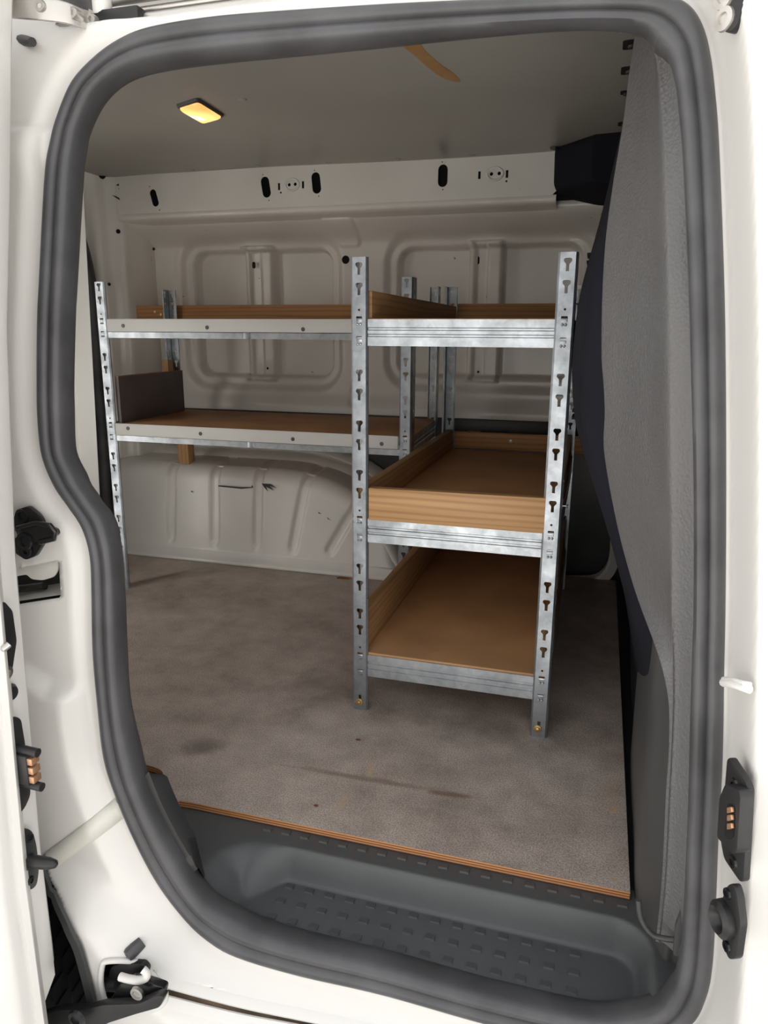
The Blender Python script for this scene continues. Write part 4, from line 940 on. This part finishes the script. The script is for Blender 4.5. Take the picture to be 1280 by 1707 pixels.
# unit across the load bay (short end towards the door)
X1, X2, YF, YB, HP = -.428, -.066, 1.293, 2.20, .889
XB1, XB2 = -.437, -.076
ZS = (.124, .409, .782)
U = empty('shelving_unit', ((X1+X2)/2, YF, 0)); tag(U, 'three-tier galvanised shelving unit with its short end towards the door step', 'shelving unit', 'galvanised shelving units')
hk = [z-o_ for z in ZS for o_ in (.006, .006+GAP)]
zref = ZS[2]-.006
for (x, y, a, b_) in ((X1, YF, -1, -1), (X2, YF, 1, -1), (XB1, YB, -1, 1), (XB2, YB, 1, 1)):
    post('post', x, y, a, b_, 0.0, HP, zref, hk, U)
    if b_ < 0:
        hooks_at(x, y, b_, hk, U)
        for s in (0,): lathe('foot_screw', (x-.002, y-.0002, .018), (0, -1, 0), [(.0085, 0), (.008, .0012), (.0045, .0018), (.004, .0045), (.002, .005), (.0015, .002)], 'brass', U, 14)
for i, z in enumerate(ZS):
    beam((X1-.015, YF+.003), (X2+.015, YF+.003), (0, -1), z, U); beam((XB1-.015, YB-.003), (XB2+.015, YB-.003), (0, 1), z, U)
    beam((X1-.0135, YF+.004), (XB1-.0135, YB-.004), (-1, 0), z, U); beam((X2+.0135, YF+.004), (XB2+.0135, YB-.004), (1, 0), z, U)
    zt = z-.003+(.003 if i == 0 else 0)
    bm = bmesh.new(); vsd = [(X1-.013, YF+.006), (X2+.013, YF+.006), (XB2+.013, YB-.006), (XB1-.013, YB-.006)]
    hexa('shelf_board', [(a, b_, zt-.001) for a, b_ in vsd]+[(a, b_, zt+.0045) for a, b_ in vsd], 'hardboard', U, .0008)
def side_board(xa, ya, xb, yb, z0, z1, th, name='edge_board'):
    return hexa(name, [(xa, ya, z0), (xa+th, ya, z0), (xb+th, yb, z0), (xb, yb, z0), (xa, ya, z1), (xa+th, ya, z1), (xb+th, yb, z1), (xb, yb, z1)], 'pine_y', U, .0012)
side_board(X1+.002, YF+.014, XB1+.005, YB-.06, ZS[2]+.002, .832, .018)
side_board(X1-.008, YF+.012, XB1-.004, YB-.012, ZS[1]+.001, .470, .018)
side_board(X1-.008, YF+.020, XB1-.004, YB-.02, ZS[0]+.004, .216, .018)
side_board(X2-.006, YF+.030, XB2-.010, YB-.012, ZS[1]+.001, .470, .018)
side_board(X2-.006, YF+.030, XB2-.010, YB-.02, ZS[0]+.004, .216, .018)
hexa('front_board', [(X1+.018, YF+.0, ZS[1]-.001), (X2-.012, YF+.0, ZS[1]-.001), (X2-.012, YF+.019, ZS[1]-.001), (X1+.018, YF+.019, ZS[1]-.001), (X1+.018, YF+.0, .4705), (X2-.012, YF+.0, .4735), (X2-.012, YF+.019, .4735), (X1+.018, YF+.019, .4705)], 'rough_x', U, .001)
q = PY(909, 856, YF+.03); lathe('board_screw', (X2+.017, YF+.03, .455), (1, 0, 0), [(.0015, -.012), (.0015, .006), (.0035, .007), (.003, .009)], 'steel', U, 10)

# unit along the far wall
XQ1, XQ2, YL, XR1, XR2 = -1.342, -.4675, 1.780, -1.377, -.489
ZL = (.5009, .7895)
Lu = empty('shelving_unit', ((XQ1+XQ2)/2, YL, 0)); tag(Lu, 'two-tier galvanised shelving unit along the side wall above the wheel arch', 'shelving unit', 'galvanised shelving units')
hk2 = [z-o_ for z in ZL for o_ in (.008, .008+GAP)]
for (x, y, a, b_, zl) in ((XQ1, YL, -1, -1, 0), (XQ2, YL, 1, -1, 0), (XR1, YB, -1, 1, .44), (XR2, YB, 1, 1, 0)):
    post('post', x, y, a, b_, zl, HP, ZL[1]-.008, hk2, Lu, b_ < 0)
    if b_ < 0: hooks_at(x, y, b_, hk2, Lu)
for i, z in enumerate(ZL):
    beam((XQ1-.015, YL+.003), (XQ2+.015, YL+.003), (0, -1), z-.003, Lu); beam((XR1-.015, YB-.003), (XR2+.015, YB-.003), (0, 1), z-.003, Lu)
    beam((XQ1-.0135, YL+.004), (XR1-.0135, YB-.004), (-1, 0), z-.003, Lu); beam((XQ2+.0135, YL+.004), (XR2+.0135, YB-.004), (1, 0), z-.003, Lu)
    vsd = [(XQ1-.013, YL+.006), (XQ2+.013, YL+.006), (XR2+.013, YB-.006), (XR1-.013, YB-.006)]
    hexa('shelf_board', [(a, b_, z-.005) for a, b_ in vsd]+[(a, b_, z-.0005) for a, b_ in vsd], 'hardboard', Lu, .0008)
    lip = box('edge_strip', (XQ1+.0175, YL-.0035, z-.0325), (XQ2-.0175, YL-.0002, z+.001), 'lip', Lu, .0008)
    for p in (((205, 543), (345, 546), (505, 549)) if i else ((213, 714), (334, 723), (488, 732), (636, 740))):
        c = PY(*p, YL-.0037); lathe('strip_screw', c, (0, -1, 0), [(.0055, 0), (.005, .001), (.0025, .0012), (.0022, .0003), (.0003, .0003)], 'dark_steel', lip, 12)
    c = PY(*((411, 557) if i else (418, 738)), YL+.002); box('beam_clip', (c[0]-.008, YL-.001, z-.050), (c[0]+.008, YL+.006, z-.033), 'zinc_beam', Lu, .001)
hexa('end_panel', [(XQ1+.018, YL+.012, ZL[0]), (XQ1+.030, YL+.012, ZL[0]), (XR1+.053, YB-.052, ZL[0]), (XR1+.041, YB-.052, ZL[0]), (XQ1+.018, YL+.012, .6325), (XQ1+.030, YL+.012, .6325), (XR1+.053, YB-.052, .6325), (XR1+.041, YB-.052, .6325)], 'grey_board', Lu, .0006)
hexa('panel_edge', [(XQ1+.018, YL+.012, .6322), (XQ1+.030, YL+.012, .6322), (XR1+.053, YB-.052, .6322), (XR1+.041, YB-.052, .6322), (XQ1+.018, YL+.012, .6340), (XQ1+.030, YL+.012, .6340), (XR1+.053, YB-.052, .6340), (XR1+.041, YB-.052, .6340)], 'pine_y', Lu)
c = PY(280, 612, 2.165); box('timber_block', (c[0]-.012, 2.15, .52), (c[0]+.010, 2.18, c[2]+.022), 'pine_z', Lu, .001)
box('timber_leg', (-1.362, 2.150, .318), (-1.322, 2.19, .4500), 'pine_z', Lu, .002)

# ---- planks fixed to the far wall
pk_ = box('timber_plank', (-1.53, 2.216, .798), (.0, 2.236, .842), 'pine_dark_x', None, .002); tag(pk_, 'long pine plank fixed along the wall behind the upper shelves', 'plank', 'pine planks on the side wall')
for p in ((258, 520), (268, 524)):
    c = PY(*p, 2.215); lathe('plank_screw', c, (0, -1, 0), [(.0045, 0), (.004, .002), (.001, .0025)], 'brass', pk_, 10)
hexa('wall_block', [(-1.53, 2.236, .80), (.0, 2.236, .80), (.0, 2.36, .80), (-1.53, 2.36, .80), (-1.53, 2.236, .803), (.0, 2.236, .803), (.0, 2.36, .803), (-1.53, 2.36, .803)], 'pine_dark_x', pk_)
pl = box('timber_plank', (-.462, 2.222, .410), (.02, 2.242, .460), 'pine_dark_x', None, .002); tag(pl, 'short pine plank low on the wall behind the three-tier unit', 'plank', 'pine planks on the side wall')
c = PY(851, 736, 2.221); lathe('plank_screw', c, (0, -1, 0), [(.006, 0), (.0055, .0015), (.0025, .0017), (.0022, .0004)], 'steel', pl, 12)
hexa('wall_block', [(-.40, 2.242, .42), (-.36, 2.242, .42), (-.36, 2.372, .42), (-.40, 2.372, .42), (-.40, 2.242, .45), (-.36, 2.242, .45), (-.36, 2.372, .45), (-.40, 2.372, .45)], 'pine_dark_x', pl)

# ---- lashing ring beside the floor edge
c = PZ(1056, 1425, .005)
lr = tube('lashing_ring', [(.104+.002*cos(a), c[1]+.022*cos(a), .012+.030*sin(a)) for a in np.linspace(0, 2*pi, 24, endpoint=False)], .003, 'steel', None, 8, True); tag(lr, 'steel lashing ring standing at the corner of the floor', 'ring')
